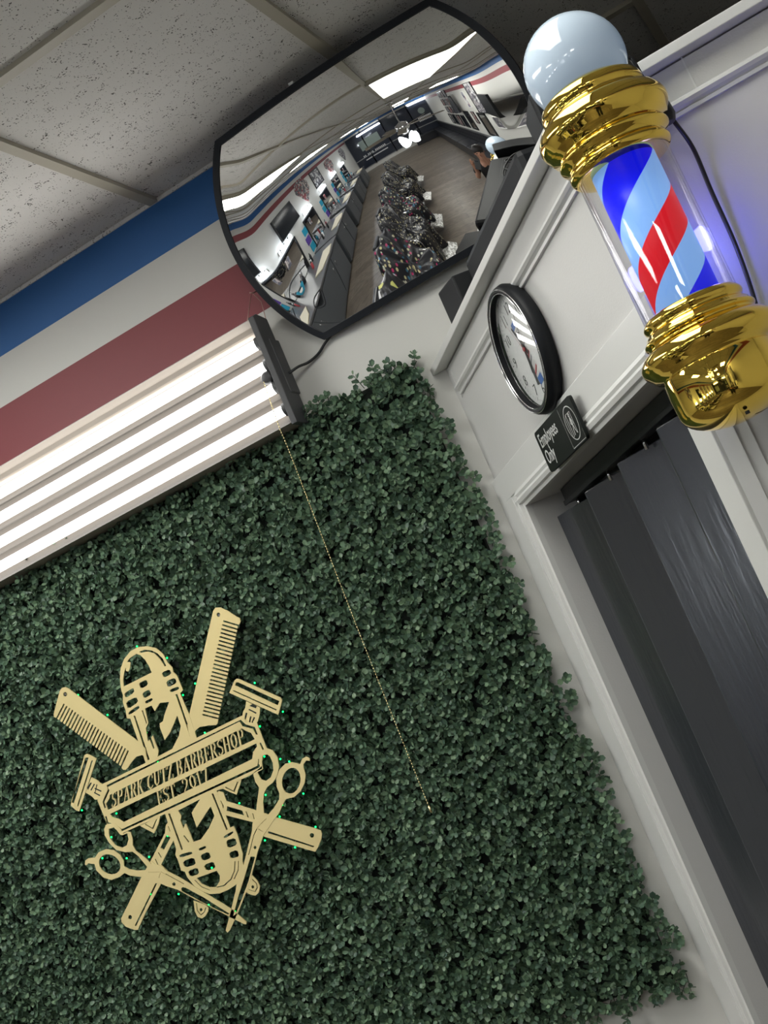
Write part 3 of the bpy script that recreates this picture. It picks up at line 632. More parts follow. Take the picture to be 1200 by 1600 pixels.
# letters: strokes in a unit box (x 0..1, y 0..1), thick uprights and thin slab serifs
GL = {
 'S': [((.85, .80), (.85, .95), .09), ((.85, .92), (.5, .97), .08), ((.5, .97), (.18, .84), .14), ((.18, .84), (.25, .62), .16), ((.25, .62), (.78, .42), .18), ((.78, .42), (.84, .20), .16), ((.84, .20), (.5, .03), .14), ((.5, .03), (.14, .10), .08), ((.14, .22), (.14, .04), .09)],
 'P': [((.25, 0), (.25, 1), .20), ((.25, .96), (.68, .96), .08), ((.68, .96), (.84, .75), .17), ((.84, .75), (.68, .5), .17), ((.68, .5), (.25, .5), .07), ((.05, .02), (.5, .02), .05), ((.05, .98), (.4, .98), .05)],
 'A': [((.12, 0), (.48, 1), .08), ((.48, 1), (.84, 0), .20), ((.25, .32), (.72, .32), .06), ((0, .02), (.3, .02), .05), ((.66, .02), (1, .02), .05)],
 'R': [((.22, 0), (.22, 1), .20), ((.22, .96), (.62, .96), .08), ((.62, .96), (.78, .75), .17), ((.78, .75), (.62, .52), .17), ((.62, .52), (.22, .52), .07), ((.5, .52), (.88, .0), .19), ((.03, .02), (.42, .02), .05), ((.03, .98), (.4, .98), .05), ((.78, .02), (1, .02), .05)],
 'K': [((.22, 0), (.22, 1), .20), ((.25, .42), (.82, .98), .07), ((.42, .6), (.85, 0), .19), ((.03, .02), (.42, .02), .05), ((.03, .98), (.42, .98), .05), ((.66, .98), (.97, .98), .05), ((.7, .02), (1, .02), .05)],
 'C': [((.86, .68), (.86, .95), .07), ((.86, .9), (.55, .97), .08), ((.55, .97), (.22, .75), .16), ((.22, .75), (.18, .5), .20), ((.18, .5), (.22, .25), .20), ((.22, .25), (.55, .03), .16), ((.55, .03), (.88, .2), .08)],
 'U': [((.22, 1), (.22, .25), .19), ((.22, .25), (.5, .03), .14), ((.5, .03), (.78, .25), .09), ((.78, .25), (.78, 1), .08), ((.03, .98), (.42, .98), .05), ((.62, .98), (.96, .98), .05)],
 'T': [((.5, 0), (.5, 1), .20), ((.05, .96), (.95, .96), .07), ((.06, .76), (.06, .98), .06), ((.94, .76), (.94, .98), .06), ((.28, .02), (.72, .02), .05)],
 'Z': [((.1, .96), (.88, .96), .07), ((.82, .96), (.15, .04), .20), ((.1, .04), (.92, .04), .07), ((.1, .75), (.1, .97), .06), ((.92, .03), (.92, .27), .06)],
 'B': [((.22, 0), (.22, 1), .20), ((.22, .97), (.62, .97), .07), ((.62, .97), (.76, .77), .17), ((.76, .77), (.6, .54), .17), ((.22, .53), (.62, .53), .06), ((.62, .53), (.84, .28), .19), ((.84, .28), (.62, .03), .18), ((.22, .03), (.62, .03), .07), ((.03, .98), (.3, .98), .05), ((.03, .02), (.3, .02), .05)],
 'E': [((.24, 0), (.24, 1), .20), ((.05, .97), (.85, .97), .06), ((.05, .03), (.88, .03), .06), ((.24, .52), (.66, .52), .06), ((.84, .78), (.84, .98), .06), ((.88, .02), (.88, .26), .06), ((.66, .42), (.66, .62), .06)],
 'H': [((.2, 0), (.2, 1), .20), ((.8, 0), (.8, 1), .20), ((.2, .5), (.8, .5), .06), ((.02, .98), (.4, .98), .05), ((.02, .02), (.4, .02), .05), ((.6, .98), (.98, .98), .05), ((.6, .02), (.98, .02), .05)],
 'O': [((.5, .97), (.18, .72), .14), ((.18, .72), (.18, .28), .20), ((.18, .28), (.5, .03), .14), ((.5, .03), (.82, .28), .14), ((.82, .28), (.82, .72), .20), ((.82, .72), (.5, .97), .14)],
 '2': [((.15, .7), (.2, .9), .12), ((.2, .9), (.55, .97), .09), ((.55, .97), (.8, .75), .17), ((.8, .75), (.65, .45), .18), ((.65, .45), (.12, .06), .10), ((.1, .05), (.88, .05), .11)],
 '1': [((.5, 0), (.5, 1), .20), ((.5, .98), (.25, .82), .07), ((.25, .02), (.78, .02), .05)],
 '7': [((.12, .94), (.88, .94), .12), ((.86, .94), (.42, 0), .18), ((.12, .76), (.12, .97), .06)],
 '.': [((.3, .0), (.3, .1), .25)], ' ': []}
GL['0'] = GL['O']
LW = {'1': .7, '.': .45, ' ': .42, 'E': .85, 'Z': .85, 'K': 1.0, 'A': 1.0, 'S': .8}
def lettering(mb, text, p0, p1, up0, up1):
    # baseline p0..p1, letter height vectors at both ends (plane coordinates)
    tot = sum(LW.get(ch, .95) for ch in text); x = 0; base = Vector((p1[0] - p0[0], p1[1] - p0[1]))
    for ch in text:
        wd = LW.get(ch, .95); adv = base * (wd / tot); t = x / tot; org = Vector(p0) + base * t
        up = Vector(up0).lerp(Vector(up1), t + wd / tot / 2); ex_ = adv * .92
        for (a, b_, s_) in GL[ch]:
            A = org + ex_ * a[0] + up * a[1]; B = org + ex_ * b_[0] + up * b_[1]; d_ = (B - A)
            if d_.length < 1e-7: continue
            d_.normalize(); nrm = Vector((-d_.y, d_.x)); 
            hz = abs(d_.dot(ex_.normalized())); hw = s_ * (ex_.length * (1 - hz) + up.length * .55 * hz) / 2 + .0002
            A -= d_ * .0005; B += d_ * .0005
            quad = [A + nrm * hw, B + nrm * hw, B - nrm * hw, A - nrm * hw]
            n = 4; vs = [(p.x, YS + .0002, p.y) for p in quad] + [(p.x, YS + .0030, p.y) for p in quad]
            mb.add(vs, [(0, 1, 2, 3), (7, 6, 5, 4)] + [(i, (i + 1) % 4, 4 + (i + 1) % 4, 4 + i) for i in range(4)])
        x += wd
def pv(a, b_): return (b_[0] - a[0], b_[1] - a[1])
q = MB()
a0, a1 = P2(174, 1263)[0], P2(385, 1161.5)[0]; u0, u1 = P2(174, 1239.5)[0], P2(379.5, 1137)[0]
lettering(q, 'SPARK CUTZ BARBERSHOP', a0, a1, pv(a0, u0), (pv(a1, u1)[0], pv(a1, u1)[1]))
a0, a1 = P2(247, 1259)[0], P2(329, 1220)[0]; u0, u1 = P2(243.5, 1237)[0], P2(323, 1198.5)[0]
lettering(q, 'EST. 2017', a0, a1, pv(a0, u0), pv(a1, u1))
q.build('lettering', M['goldsheet'], sgn)
# safety razors
sheet('safety_razor', [PL('B', 453, 705, 490, 615, 505, 602, 522, 604, 822, 738, 833, 755, 830, 775, 806, 863), PL('B', 575, 765, 675, 810, 672, 860, 660, 905, 640, 940, 560, 900, 545, 880, 553, 838, 568, 812)],
      [PL('B', 500, 630, 516, 628, 814, 764, 802, 795, 495, 650), PL('B', 483, 684, 797, 825, 792, 833, 480, 692)], .0002)
sheet('safety_razor', [PL('C', 2, 700, 118, 275, 135, 262, 152, 264, 222, 302, 74, 752, 45, 742), PL('C', 178, 462, 232, 488, 250, 508, 285, 525, 300, 560, 245, 652, 205, 650, 180, 622, 130, 592)],
      [PL('C', 128, 292, 154, 294, 28, 684, 5, 672), PL('C', 180, 316, 192, 318, 66, 712, 56, 706)], .0002)
for rz in ('B', 'C'):   # dark gaps cut in the razor handles, seen as slots
    q = MB()
    for c, a in (('B', (598, 798, 622, 784, 652, 800, 645, 816)), ('B', (590, 826, 598, 820, 650, 846, 646, 856)), ('B', (572, 846, 584, 850, 572, 898, 562, 892)), ('B', (604, 872, 614, 876, 604, 918, 594, 914)), ('B', (630, 878, 640, 882, 622, 922, 614, 916)),
             ('C', (150, 570, 142, 550, 168, 508, 184, 506)), ('C', (178, 576, 170, 570, 200, 516, 210, 520)), ('C', (205, 560, 208, 550, 265, 575, 262, 586)), ('C', (200, 595, 203, 586, 255, 612, 250, 622)), ('C', (222, 520, 230, 524, 212, 600, 206, 598))):
        if c == rz: P_ = PL(c, *a); q.add([(p[0], YS + .0001, p[1]) for p in P_], [(0, 1, 2, 3)])
    q.build('handle_slots', M['backing'], sgn)
# scissors
sheet('scissors', PL('D', 632, 212, 690, 232, 728, 290, 742, 370, 725, 450, 690, 505, 640, 545, 612, 600, 606, 680, 614, 768, 650, 778, 700, 720, 742, 650, 745, 600, 722, 540, 718, 470, 745, 395, 795, 345, 850, 332, 905, 345, 920, 350, 940, 302, 975, 283, 1003, 300, 1005, 320, 972, 318, 950, 350, 950, 378, 968, 440, 960, 510, 925, 580, 870, 630, 800, 646, 770, 700, 745, 760, 712, 805)
      + PL('F', 610, 300, 560, 440, 520, 600, 480, 740, 455, 800, 400, 940, 365, 1020, 322, 1110, 302, 1130, 287, 1112, 330, 950, 375, 760, 380, 715, 438, 560, 512, 260, 516, 200, 545, 130, 552, 40) + PL('D', 560, 640, 572, 548, 540, 500, 520, 430, 560, 405, 598, 388, 596, 360, 568, 350, 575, 280, 600, 230), [
      PL('D', 604, 275, 640, 265, 665, 285, 688, 335, 694, 400, 672, 460, 630, 492, 592, 480, 562, 430, 560, 415, 604, 392, 596, 330),
      circ('D', 846, 490, 78, 112, .2), circ('F', 538, 405, 12, 14),
      PL('F', 498, 486, 510, 480, 536, 486, 528, 520, 482, 690, 430, 830, 372, 975, 352, 985, 392, 830, 450, 650),
      PL('F', 552, 242, 632, 158, 636, 162, 556, 248, 530, 300, 486, 470, 480, 468, 524, 298), PL('F', 562, 240, 606, 266, 603, 270, 560, 245)], -.0003)
sheet('scissors', PL('C', 318, 858, 380, 852, 432, 905, 450, 940, 485, 922, 515, 930, 530, 990, 532, 1040, 560, 1090, 640, 1150, 690, 1200)
      + PL('E', 690, 515, 720, 545, 770, 558, 822, 604, 940, 665, 1060, 738) + PL('F', 150, 815, 340, 930, 375, 960, 465, 1040, 462, 1060, 440, 1056, 330, 1000, 0, 832, -120, 765)
      + PL('E', 820, 735, 700, 680, 600, 655, 510, 645, 462, 622, 420, 655, 350, 682, 280, 660, 222, 600, 205, 545, 150, 540, 140, 556, 124, 552, 128, 515, 152, 497, 210, 490, 240, 445, 300, 420, 370, 428, 425, 470, 455, 520, 458, 565, 500, 590, 570, 602, 640, 598, 655, 570, 580, 480, 530, 440, 470, 445, 390, 425, 330, 365, 292, 300, 288, 250, 300, 215), [
      PL('C', 330, 900, 370, 888, 398, 915, 425, 950, 440, 955, 485, 938, 496, 990, 480, 1040, 440, 1062, 385, 1042, 340, 985, 328, 940),
      circ('E', 335, 548, 98, 80, .6), circ('E', 883, 717, 14, 16),
      PL('F', -92, 752, -78, 742, -50, 750, 100, 830, 250, 925, 318, 968, 305, 978, 240, 950, 100, 880, -88, 778),
      PL('E', 668, 612, 775, 606, 970, 712, 968, 718, 772, 612, 668, 616), PL('E', 768, 620, 774, 620, 758, 665, 753, 664)], -.0003)
# straight razors
sheet('straight_razor', PL('D', 548, 745, 600, 760, 720, 806, 1060, 900, 1098, 918, 1106, 945, 1100, 990, 1072, 1060, 1050, 1096, 1030, 1092, 615, 968, 530, 880, 520, 845, 290, 786, 300, 850, 268, 800, 250, 740, 212, 640, 208, 600, 225, 578, 265, 590, 292, 664), [
      circ('D', 1021, 957, 18, 20), PL('D', 648, 924, 662, 924, 1040, 1048, 1034, 1060, 645, 938),
      PL('D', 298, 708, 426, 745, 444, 788, 294, 748), PL('D', 456, 752, 464, 752, 484, 806, 470, 800), PL('D', 512, 768, 520, 770, 542, 850, 536, 848),
      PL('D', 240, 660, 246, 660, 268, 700, 268, 728, 262, 728, 258, 700)], .0006)
sheet('straight_razor', PL('E', 690, 505, 804, 282, 812, 215, 830, 190, 850, 215, 878, 342, 772, 552, 822, 604, 772, 712, 640, 960, 572, 1108, 545, 1108, 470, 1080, 435, 1042, 430, 1012, 520, 830, 602, 660), [
      circ('E', 507, 1000, 16, 19), PL('E', 724, 710, 738, 712, 558, 1076, 545, 1072), PL('E', 816, 300, 852, 318, 796, 425, 764, 408),
      PL('E', 744, 448, 752, 446, 776, 486, 768, 490), PL('E', 718, 504, 726, 502, 754, 560, 748, 566), PL('E', 830, 222, 836, 222, 852, 270, 846, 268)], .0006)
# pendants and mounting tabs
sheet('pendant', PL('C', 590, 875, 640, 852, 765, 785, 748, 860, 712, 940, 650, 908), [PL('C', 636, 858, 696, 892, 728, 822, 738, 820, 702, 906, 634, 866)], .001)
sheet('pendant', PL('D', 205, 575, 250, 548, 390, 488, 425, 465, 405, 530, 378, 610, 320, 588, 262, 560), [PL('D', 284, 543, 352, 576, 382, 500, 392, 502, 360, 588, 282, 552)], .001)
sheet('mounting_tab', PL('E', 1048, 858, 1150, 895, 1176, 920, 1172, 950, 1150, 990, 1120, 1010, 1085, 998, 1060, 950), [circ('E', 1113, 935, 12, 14), PL('E', 1070, 880, 1078, 880, 1084, 940, 1112, 975, 1140, 950, 1150, 915, 1157, 918, 1146, 955, 1113, 984, 1078, 945)], .0003)
sheet('mounting_tab', PL('F', 510, 640, 556, 688, 578, 735, 568, 790, 538, 816, 500, 808, 455, 785), [circ('F', 517, 741, 12, 14), PL('F', 512, 680, 545, 712, 552, 748, 535, 778, 480, 760, 482, 766, 538, 786, 560, 750, 552, 708, 516, 674)], .0003)
for x_, y_ in ((101, 1085), (341, 961), (492, 1302), (203, 1450)):
    p_ = at_y(x_, y_, YS); q = MB(); q.lathe([(.0026, 0), (.0026, .06)], 8, (p_.x, YS + .002, p_.z), Matrix.Rotation(-pi / 2, 3, 'X')); q.build('standoff', M['chrome'], sgn)
# green fairy lights behind the sign
LP = [(122, 1086), (214, 1010), (261, 1028), (286, 1086), (229, 1145), (168, 1117), (128, 1266), (174, 1308), (160, 1341), (198, 1341), (233, 1339), (262, 1306), (182, 1271), (398, 1067), (442, 1112), (406, 1135), (413, 1182), (438, 1186),
      (452, 1190), (374, 1255), (415, 1242), (437, 1276), (493, 1292), (474, 1240), (414, 1313), (461, 1324), (441, 1258), (235, 1397), (326, 1414), (279, 1397), (367, 1424), (331, 1356), (247, 1191), (320, 1145), (305, 1068)]
fl = thing('fairy_lights', 'string of tiny green fairy lights tucked in the leaves behind the gold sign', 'string lights', (sgn.location.x, YS + .02, sgn.location.z))
wp = []
for i, (x_, y_) in enumerate(LP):
    p_ = at_y(x_, y_, YS + .012 + .008 * (i % 3)); q = MB(); q.sphere(p_, .0022, 8); q.build('bulb', M['led'], fl); wp.append(p_)
q = MB(); q.tube([p + Vector((0, .025, 0)) for p in wp], .0006, 4); q.build('light_wire', M['backing'], fl)

# ------------------------------------------------------------------ barber pole
AX, AY = -.183, 1.79
def zz(h): return 1.65 + h
bp = thing('barber_pole', 'lit barber pole with gold caps, white globe and red white blue stripes', 'barber pole', (AX, AY, zz(.20)))
c0 = (AX, AY, 0)
q = MB(); q.sphere((AX, AY, zz(.752)), .0715, 40); q.build('globe', M['globe'], bp)
def ring(name, prof, m, n=64):
    q = MB(); q.lathe([(r, zz(h)) for r, h in prof], n, c0); return q.build(name, M[m], bp)
def arcs(r, h0, h1, bulge, n=7):  # rounded band
    return [(r + bulge * math.sin(pi * i / n), h0 + (h1 - h0) * i / n) for i in range(n + 1)]
ring('top_cap', [(.03, .712), (.058, .712), (.068, .706)] + arcs(.0715, .703, .684, .003) + [(.073, .680), (.078, .678)] + arcs(.086, .674, .640, .0075) + [(.084, .636), (.075, .632)] + arcs(.075, .628, .616, .005) + [(.0705, .612)] + arcs(.0695, .609, .594, .004) + [(.066, .592), (.05, .592)], 'gold')
ring('bottom_cap', [(.05, .378), (.064, .378)] + arcs(.066, .376, .362, .004) + [(.069, .358), (.072, .356)] + arcs(.073, .353, .341, .005) + [(.078, .337)] + arcs(.086, .333, .303, .0095) + [(.084, .299), (.074, .297), (.074, .294)] + [(.0755, .29), (.0765, .27), (.0755, .245)] + [(.0755 * math.cos(t), .245 - .038 * math.sin(t)) for t in [pi / 2 * i / 10 for i in range(1, 11)]], 'gold')
z0_, z1_ = zz(.37), zz(.60)
q = MB(); q.lathe([(.0655, z1_), (.0655, z0_)], 64, c0, caps=False); q.lathe([(.0625, z1_), (.0625, z0_)], 64, c0, caps=False); q.build('glass_tube', M['glass'], bp)
M['stripes'] = mat_stripes(.225, .0)
q = MB(); q.lathe([(.0455, -.13), (.0455, .13)], 64); so_ = q.build('striped_cylinder', M['stripes'], bp); so_.location = Vector((AX, AY, zz(.485))) - bp.location
for h in (.655, .318):
    q = MB(); q.box((AX, (AY + .08 + YP) / 2, zz(h)), (.035, YP - AY - .08, .035)); q.build('wall_bracket', M['black'], bp, bevel=.003)
q = MB(); q.lathe([(.013, 0), (.017, .01), (.015, .035), (.008, .045)], 10, (AX + .072, AY + .055, zz(.632))); q.build('cord_grip', M['black'], bp, bevel=.002)
q = MB(); q.lathe([(.003, 0), (.003, .004)], 8, (AX + .012, AY - .045, zz(.2085))); q.build('cap_screw', M['ink'], bp)
q = MB(); q.tube(curve_pts([at_y(975, 96, 1.86), at_y(984, 90, 1.87), at_y(992, 100, 1.87), at_y(1012, 135, 1.87), at_y(1035, 165, 1.86), at_y(1055, 192, 1.87), at_y(1083, 232, 1.90), at_y(1112, 300, 1.915), at_y(1150, 385, 1.92), at_y(1180, 472, 1.92), at_y(1200, 560, 1.92), at_y(1215, 700, 1.92)]), .0032, 8)
tag(q.build('power_cord', M['black']), 'black cord looping from the barber pole top and down the closet front', 'cord')

ld = bpy.data.lights.new('pole_lamp', 'POINT'); ld.energy = .32; ld.color = (.16, .17, 1.0); ld.shadow_soft_size = .02
lo = bpy.data.objects.new('pole_lamp', ld); COL.objects.link(lo); lo.parent = bp; lo.location = Vector((AX + .012, AY + .053, zz(.47))) - bp.location
# ------------------------------------------------------------------ wall clock on the slanted wall
cl = thing('wall_clock', 'round black rimmed wall clock with a barber pole printed on its face', 'clock', dg(.590, 0, 1.65 + .573))
CM = Matrix((DD, Vector((0, 0, 1)), DN)).transposed()      # local x along wall, y up, z out of the wall
CMf = CM.to_3x3(); cc = dg(.583, .006, 1.65 + .573)
RC = .127
q = MB(); q.lathe([(RC - .016, -.0055), (RC - .004, -.003), (RC + .001, .013), (RC - .002, .022), (RC - .007, .027), (RC - .0135, .027), (RC - .0145, .008)], 72, cc, CMf, caps=False); q.build('rim', M['tvblack'], cl)
q = MB()
for rr, zz_ in ((RC - .007, .0272), (RC - .0145, .0262)):
    vs = []; n = 96
    for k in range(n):
        a = 2 * pi * k / n
        for j in range(6):
            t = 2 * pi * j / 6; vs.append(cc + CMf @ Vector(((rr + .0011 * math.cos(t)) * math.cos(a), (rr + .0011 * math.cos(t)) * math.sin(a), zz_ + .0011 * math.sin(t))))
    q.add(vs, [(k * 6 + j, ((k + 1) % n) * 6 + j, ((k + 1) % n) * 6 + (j + 1) % 6, k * 6 + (j + 1) % 6) for k in range(n) for j in range(6)], 0, True)
q.build('chrome_trim', M['chrome'], cl)
q = MB(); q.lathe([(RC - .014, .006), (RC - .014, .008)], 64, cc, CMf); q.build('dial', M['clockface'], cl)
def cp2(x, y, z=.0145): return cc + CMf @ Vector((x * 1.04, y * 1.04, z - .006))
def flatpoly(mb, poly, z=.0145, mi=0): mb.add([cp2(x, y, z) for x, y in poly], [list(range(len(poly)))], mi)
def text_mesh(body, size, M3, org, m, parent, name, align='CENTER', off=0.0, sx=1.0, space=1.0, ext=.0002):
    cu = bpy.data.curves.new(name, 'FONT'); cu.body = body; cu.size = size; cu.align_x = align; cu.align_y = 'CENTER'; cu.extrude = ext; cu.offset = off; cu.space_line = space; cu.resolution_u = 3
    o = bpy.data.objects.new(name, cu); COL.objects.link(o); dgph = bpy.context.evaluated_depsgraph_get(); dgph.update()
    me = bpy.data.meshes.new_from_object(o.evaluated_get(dgph)); bpy.data.objects.remove(o)
    for v in me.vertices: v.co = M3 @ Vector((v.co.x * sx, v.co.y, v.co.z)) + Vector(org) - (parent_loc(parent) if parent else Vector())
    me.materials.clear(); me.materials.append(m); ob = bpy.data.objects.new(name, me); COL.objects.link(ob); ob.parent = parent; return ob
for k in range(1, 13):
    a = pi / 2 - k * pi / 6; text_mesh(str(k), .031, CMf, cp2(.080 * math.cos(a), .080 * math.sin(a)), M['ink'], cl, 'numeral', off=-.0005)
q = MB()
for k in range(60):
    a = 2 * pi * k / 60; r0, r1 = (.096, .100) if k % 5 else (.093, .100); w2 = .0004 if k % 5 else .0008; ca, sa = math.cos(a), math.sin(a)
    flatpoly(q, [(r0 * ca - w2 * sa, r0 * sa + w2 * ca), (r1 * ca - w2 * sa, r1 * sa + w2 * ca), (r1 * ca + w2 * sa, r1 * sa - w2 * ca), (r0 * ca + w2 * sa, r0 * sa - w2 * ca)])
q.build('minute_marks', M['ink'], cl)
q = MB(); ang_ = math.radians(8); R2 = Matrix.Rotation(ang_, 2)
def rp(x, y): v = R2 @ Vector((x * 1.25, y * 1.12)); return (v.x + .002, v.y - .002)
for (y0, y1, mi) in ((-.062, -.048, 2), (-.048, -.044, 0), (.036, .040, 0), (.040, .052, 2)): flatpoly(q, [rp(-.010, y0), rp(.010, y0), rp(.010, y1), rp(-.010, y1)], .0147, mi)
for i in range(9):
    y0 = -.044 + i * .0089; flatpoly(q, [rp(-.0095, y0), rp(.0095, y0 + .008), rp(.0095, y0 + .0125), rp(-.0095, y0 + .0045)], .0147, (1, 0, 3)[i % 3])
flatpoly(q, [rp(-.022, -.055), rp(-.012, -.058), rp(.006, .03), rp(-.002, .034)], .0149, 4); flatpoly(q, [rp(.0, -.01), rp(.008, -.008), rp(-.012, .05), rp(-.016, .048)], .0149, 4)
q.build('dial_print', [M['white'], M['cred'], M['cblue'], M['grey'], M['charcoal']], cl)
q = MB()
def hand(mb, ang, ln, wd, z, tail=.012):
    a = math.radians(90 - ang); ca, sa = math.cos(a), math.sin(a)
    mb.add([cp2(-tail * ca - wd * sa, -tail * sa + wd * ca, z), cp2(ln * ca - wd * .4 * sa, ln * sa + wd * .4 * ca, z), cp2(ln * ca + wd * .4 * sa, ln * sa - wd * .4 * ca, z), cp2(-tail * ca + wd * sa, -tail * sa - wd * ca, z)], [(0, 1, 2, 3)])
hand(q, 20, .070, .0022, .0165); q.build('minute_hand', M['ink'], cl)
q = MB(); hand(q, 196, .045, .003, .0160); q.build('hour_hand', M['ink'], cl)
q = MB(); hand(q, 330, .080, .0006, .0175, .018); q.lathe([(.004, .009), (.004, .0125)], 16, cc, CMf); q.build('second_hand', M['cred'], cl)
q = MB(); q.lathe([((RC - .0135) * math.cos(t * pi / 2), .0195 + .0075 * math.sin(t * pi / 2) ** 2) for t in [i / 16 for i in range(16)]] + [(.001, .027)], 64, cc, CMf, caps=False); q.build('glass', M['clearglass'], cl)

# ------------------------------------------------------------------ door placard
pc = thing('door_sign', 'small black placard with white lettering and icon over the closet door', 'sign', dg(.531, .012, 1.65 + .41))
po = dg(.600, .028, 1.65 + .3936)
W2, H2 = .1270, .0415
def rrect(w2, h2, r, n=5):
    o = []
    for sx, sy, a0 in ((1, 1, 0), (-1, 1, 90), (-1, -1, 180), (1, -1, 270)):
        for i in range(n + 1):
            a = math.radians(a0 + 90 * i / n); o.append((sx * (w2 - r) + r * math.cos(a), sy * (h2 - r) + r * math.sin(a)))
    return o
# rotate so the placard hangs a little crooked
PM = CMf @ Matrix.Rotation(math.radians(-.8), 3, 'Z')
def pp(x, y, z): return po + PM @ Vector((x, y, z))
q = MB(); R_ = rrect(W2, H2, .008); n = len(R_); q.add([pp(x, y, -.004) for x, y in R_] + [pp(x, y, .002) for x, y in R_], [list(range(n))[::-1], [n + i for i in range(n)]] + [(i, (i + 1) % n, n + (i + 1) % n, n + i) for i in range(n)]); q.build('board', M['signboard'], pc)
text_mesh('Employees\nOnly', .038, PM, pp(-W2 + .012, .002, .0022), M['signtext'], pc, 'lettering', 'LEFT', off=.0002, sx=.74, space=.88)
q = MB()
def band(pts, wd, z=.0023, closed=True):
    n = len(pts); vs = []
    for i in range(n):
        a, b_ = Vector(pts[i - 1] if closed or i else pts[i]), Vector(pts[(i + 1) % n] if closed or i < n - 1 else pts[i]); d_ = (b_ - a).normalized(); nr = Vector((-d_.y, d_.x)) * wd; p = Vector(pts[i]); vs += [pp(*(p + nr), z), pp(*(p - nr), z)]
    q.add(vs, [(2 * i, 2 * ((i + 1) % n), 2 * ((i + 1) % n) + 1, 2 * i + 1) for i in range(n if closed else n - 1)])
icx = W2 - .040
band([(icx + .031 * math.cos(t), .031 * math.sin(t)) for t in [2 * pi * i / 36 for i in range(36)]], .0009)
band([(W2 - .082, -H2 + .003), (W2 - .082, H2 - .003)], .0004, closed=False); band([(W2 - .082, -H2 + .003), (W2 - .004, -H2 + .003), (W2 - .004, -H2 + .02)], .0004, closed=False)
band([(icx - .013, -.022), (icx - .013, .019), (icx + .011, .019), (icx + .011, -.022)], .0009, closed=False)
band([(icx - .013, .019), (icx - .021, .013), (icx - .021, -.024), (icx - .013, -.022)], .0008, closed=False)
band([(icx + .001, .010), (icx + .001, -.004)], .0030, closed=False); band([(icx + .001, -.004), (icx - .004, -.013), (icx - .006, -.022)], .0013, closed=False); band([(icx + .002, -.004), (icx + .005, -.014), (icx + .009, -.021)], .0013, closed=False)
band([(icx - .001, .008), (icx - .006, .001), (icx - .002, -.003)], .001, closed=False); band([(icx + .003, .008), (icx + .007, .002), (icx + .008, -.004)], .001, closed=False)
band([(icx + .001 + .0028 * math.cos(t), .0145 + .0028 * math.sin(t)) for t in [2 * pi * i / 12 for i in range(12)]], .0014)
q.build('icon', M['signtext'], pc)

# ------------------------------------------------------------------ things lying on top of the closet
ec = thing('television', 'long flat black television lying on top of the closet beside the mirror', 'television', dg(.50, -.2, LEDGE))
q = MB(); dbox(q, .36, .84, -.33, -.02, LEDGE + .006, LEDGE + .090); q.build('housing', M['tvblack'], ec, bevel=.014)
q = MB(); dbox(q, .42, .80, -.30, -.09, LEDGE + .090, LEDGE + .10); q.build('rear_cover', M['tvblack'], ec, bevel=.004)
q = MB(); dbox(q, .47, .51, -.14, -.10, LEDGE + .10, LEDGE + .101); dbox(q, .47, .51, -.20, -.16, LEDGE + .10, LEDGE + .101); q.build('rating_label', M['grey'], ec)
q = MB()
for k in range(3): q.tube(curve_pts([dg(.40 + .1 * k, -.12, LEDGE + .105), dg(.50 + .08 * k, -.16 - .02 * k, LEDGE + .12), dg(.62 + .06 * k, -.11, LEDGE + .108), dg(.80, -.15 - .03 * k, LEDGE + .115), dg(.90, -.2, LEDGE + .08)]), .003, 6)
tag(q.build('cable_bundle', M['black']), 'loose black cables lying over the back of the flat television', 'cable')
sb = thing('speaker', 'small black box speaker at the wall end of the closet ledge', 'speaker', dg(.06, -.07, LEDGE))
q = MB(); q.prism([dg(.20, -.12, LEDGE), dg(.21, -.01, LEDGE), dg(.25, .022, LEDGE), dg(.33, .005, LEDGE), dg(.34, -.12, LEDGE)], (0, 0, .001), (0, 0, .082)); q.build('housing', M['tvblack'], sb, bevel=.004)
sb = thing('speaker', 'black cube speaker behind the barber pole globe, beside the mirror', 'speaker', dg(1.03, -.12, LEDGE))
q = MB(); q.box(dg(.925, -.10, LEDGE + .061), (.11, .12, .12), DM @ Matrix.Rotation(.2, 3, 'Z')); q.build('housing', M['tvblack'], sb, bevel=.006)

# ------------------------------------------------------------------ ceiling light panels (above and behind the camera)
def ceil_panel(x0, y0, y1, label, m='panelfar'):
    t = thing('ceiling_light', label, 'light', (x0 + .309, (y0 + y1) / 2, CEIL), 'flush ceiling light panels')
    q = MB(); q.box((x0 + .309, (y0 + y1) / 2, CEIL - .002), (.58, y1 - y0 - .04, .014)); q.build('diffuser', M[m], t)
    q = MB()
    for dx in (-.298, .298): q.box((x0 + .309 + dx, (y0 + y1) / 2, CEIL - .005), (.02, y1 - y0 - .02, .018))
    for yy in (y0 + .01, y1 - .01): q.box((x0 + .309, yy, CEIL - .005), (.616, .02, .018))
    q.build('frame', M['tbar'], t)
ceil_panel(-.756, .85, 2.11, 'bright ceiling light panel nearest the convex mirror', 'panel')
for i, (ix, iy) in enumerate([(-.756, 4), (-.756, 7), (-3.23, 2), (-3.23, 5), (-3.23, 8), (.481, 3), (-2.6115, 0)]):
    y1 = YBARS[iy]; ceil_panel(ix, y1 - 1.26, y1, ['second ceiling light panel behind the camera in the middle row', 'third ceiling light panel behind the camera in the middle row', 'ceiling light panel over the barber stations nearest the leaf wall', 'ceiling light panel over the middle barber stations', 'ceiling light panel over the far barber stations', 'ceiling light panel above the black bench', 'ceiling light panel left of the convex mirror, over the station nearest the leaf wall'][i])
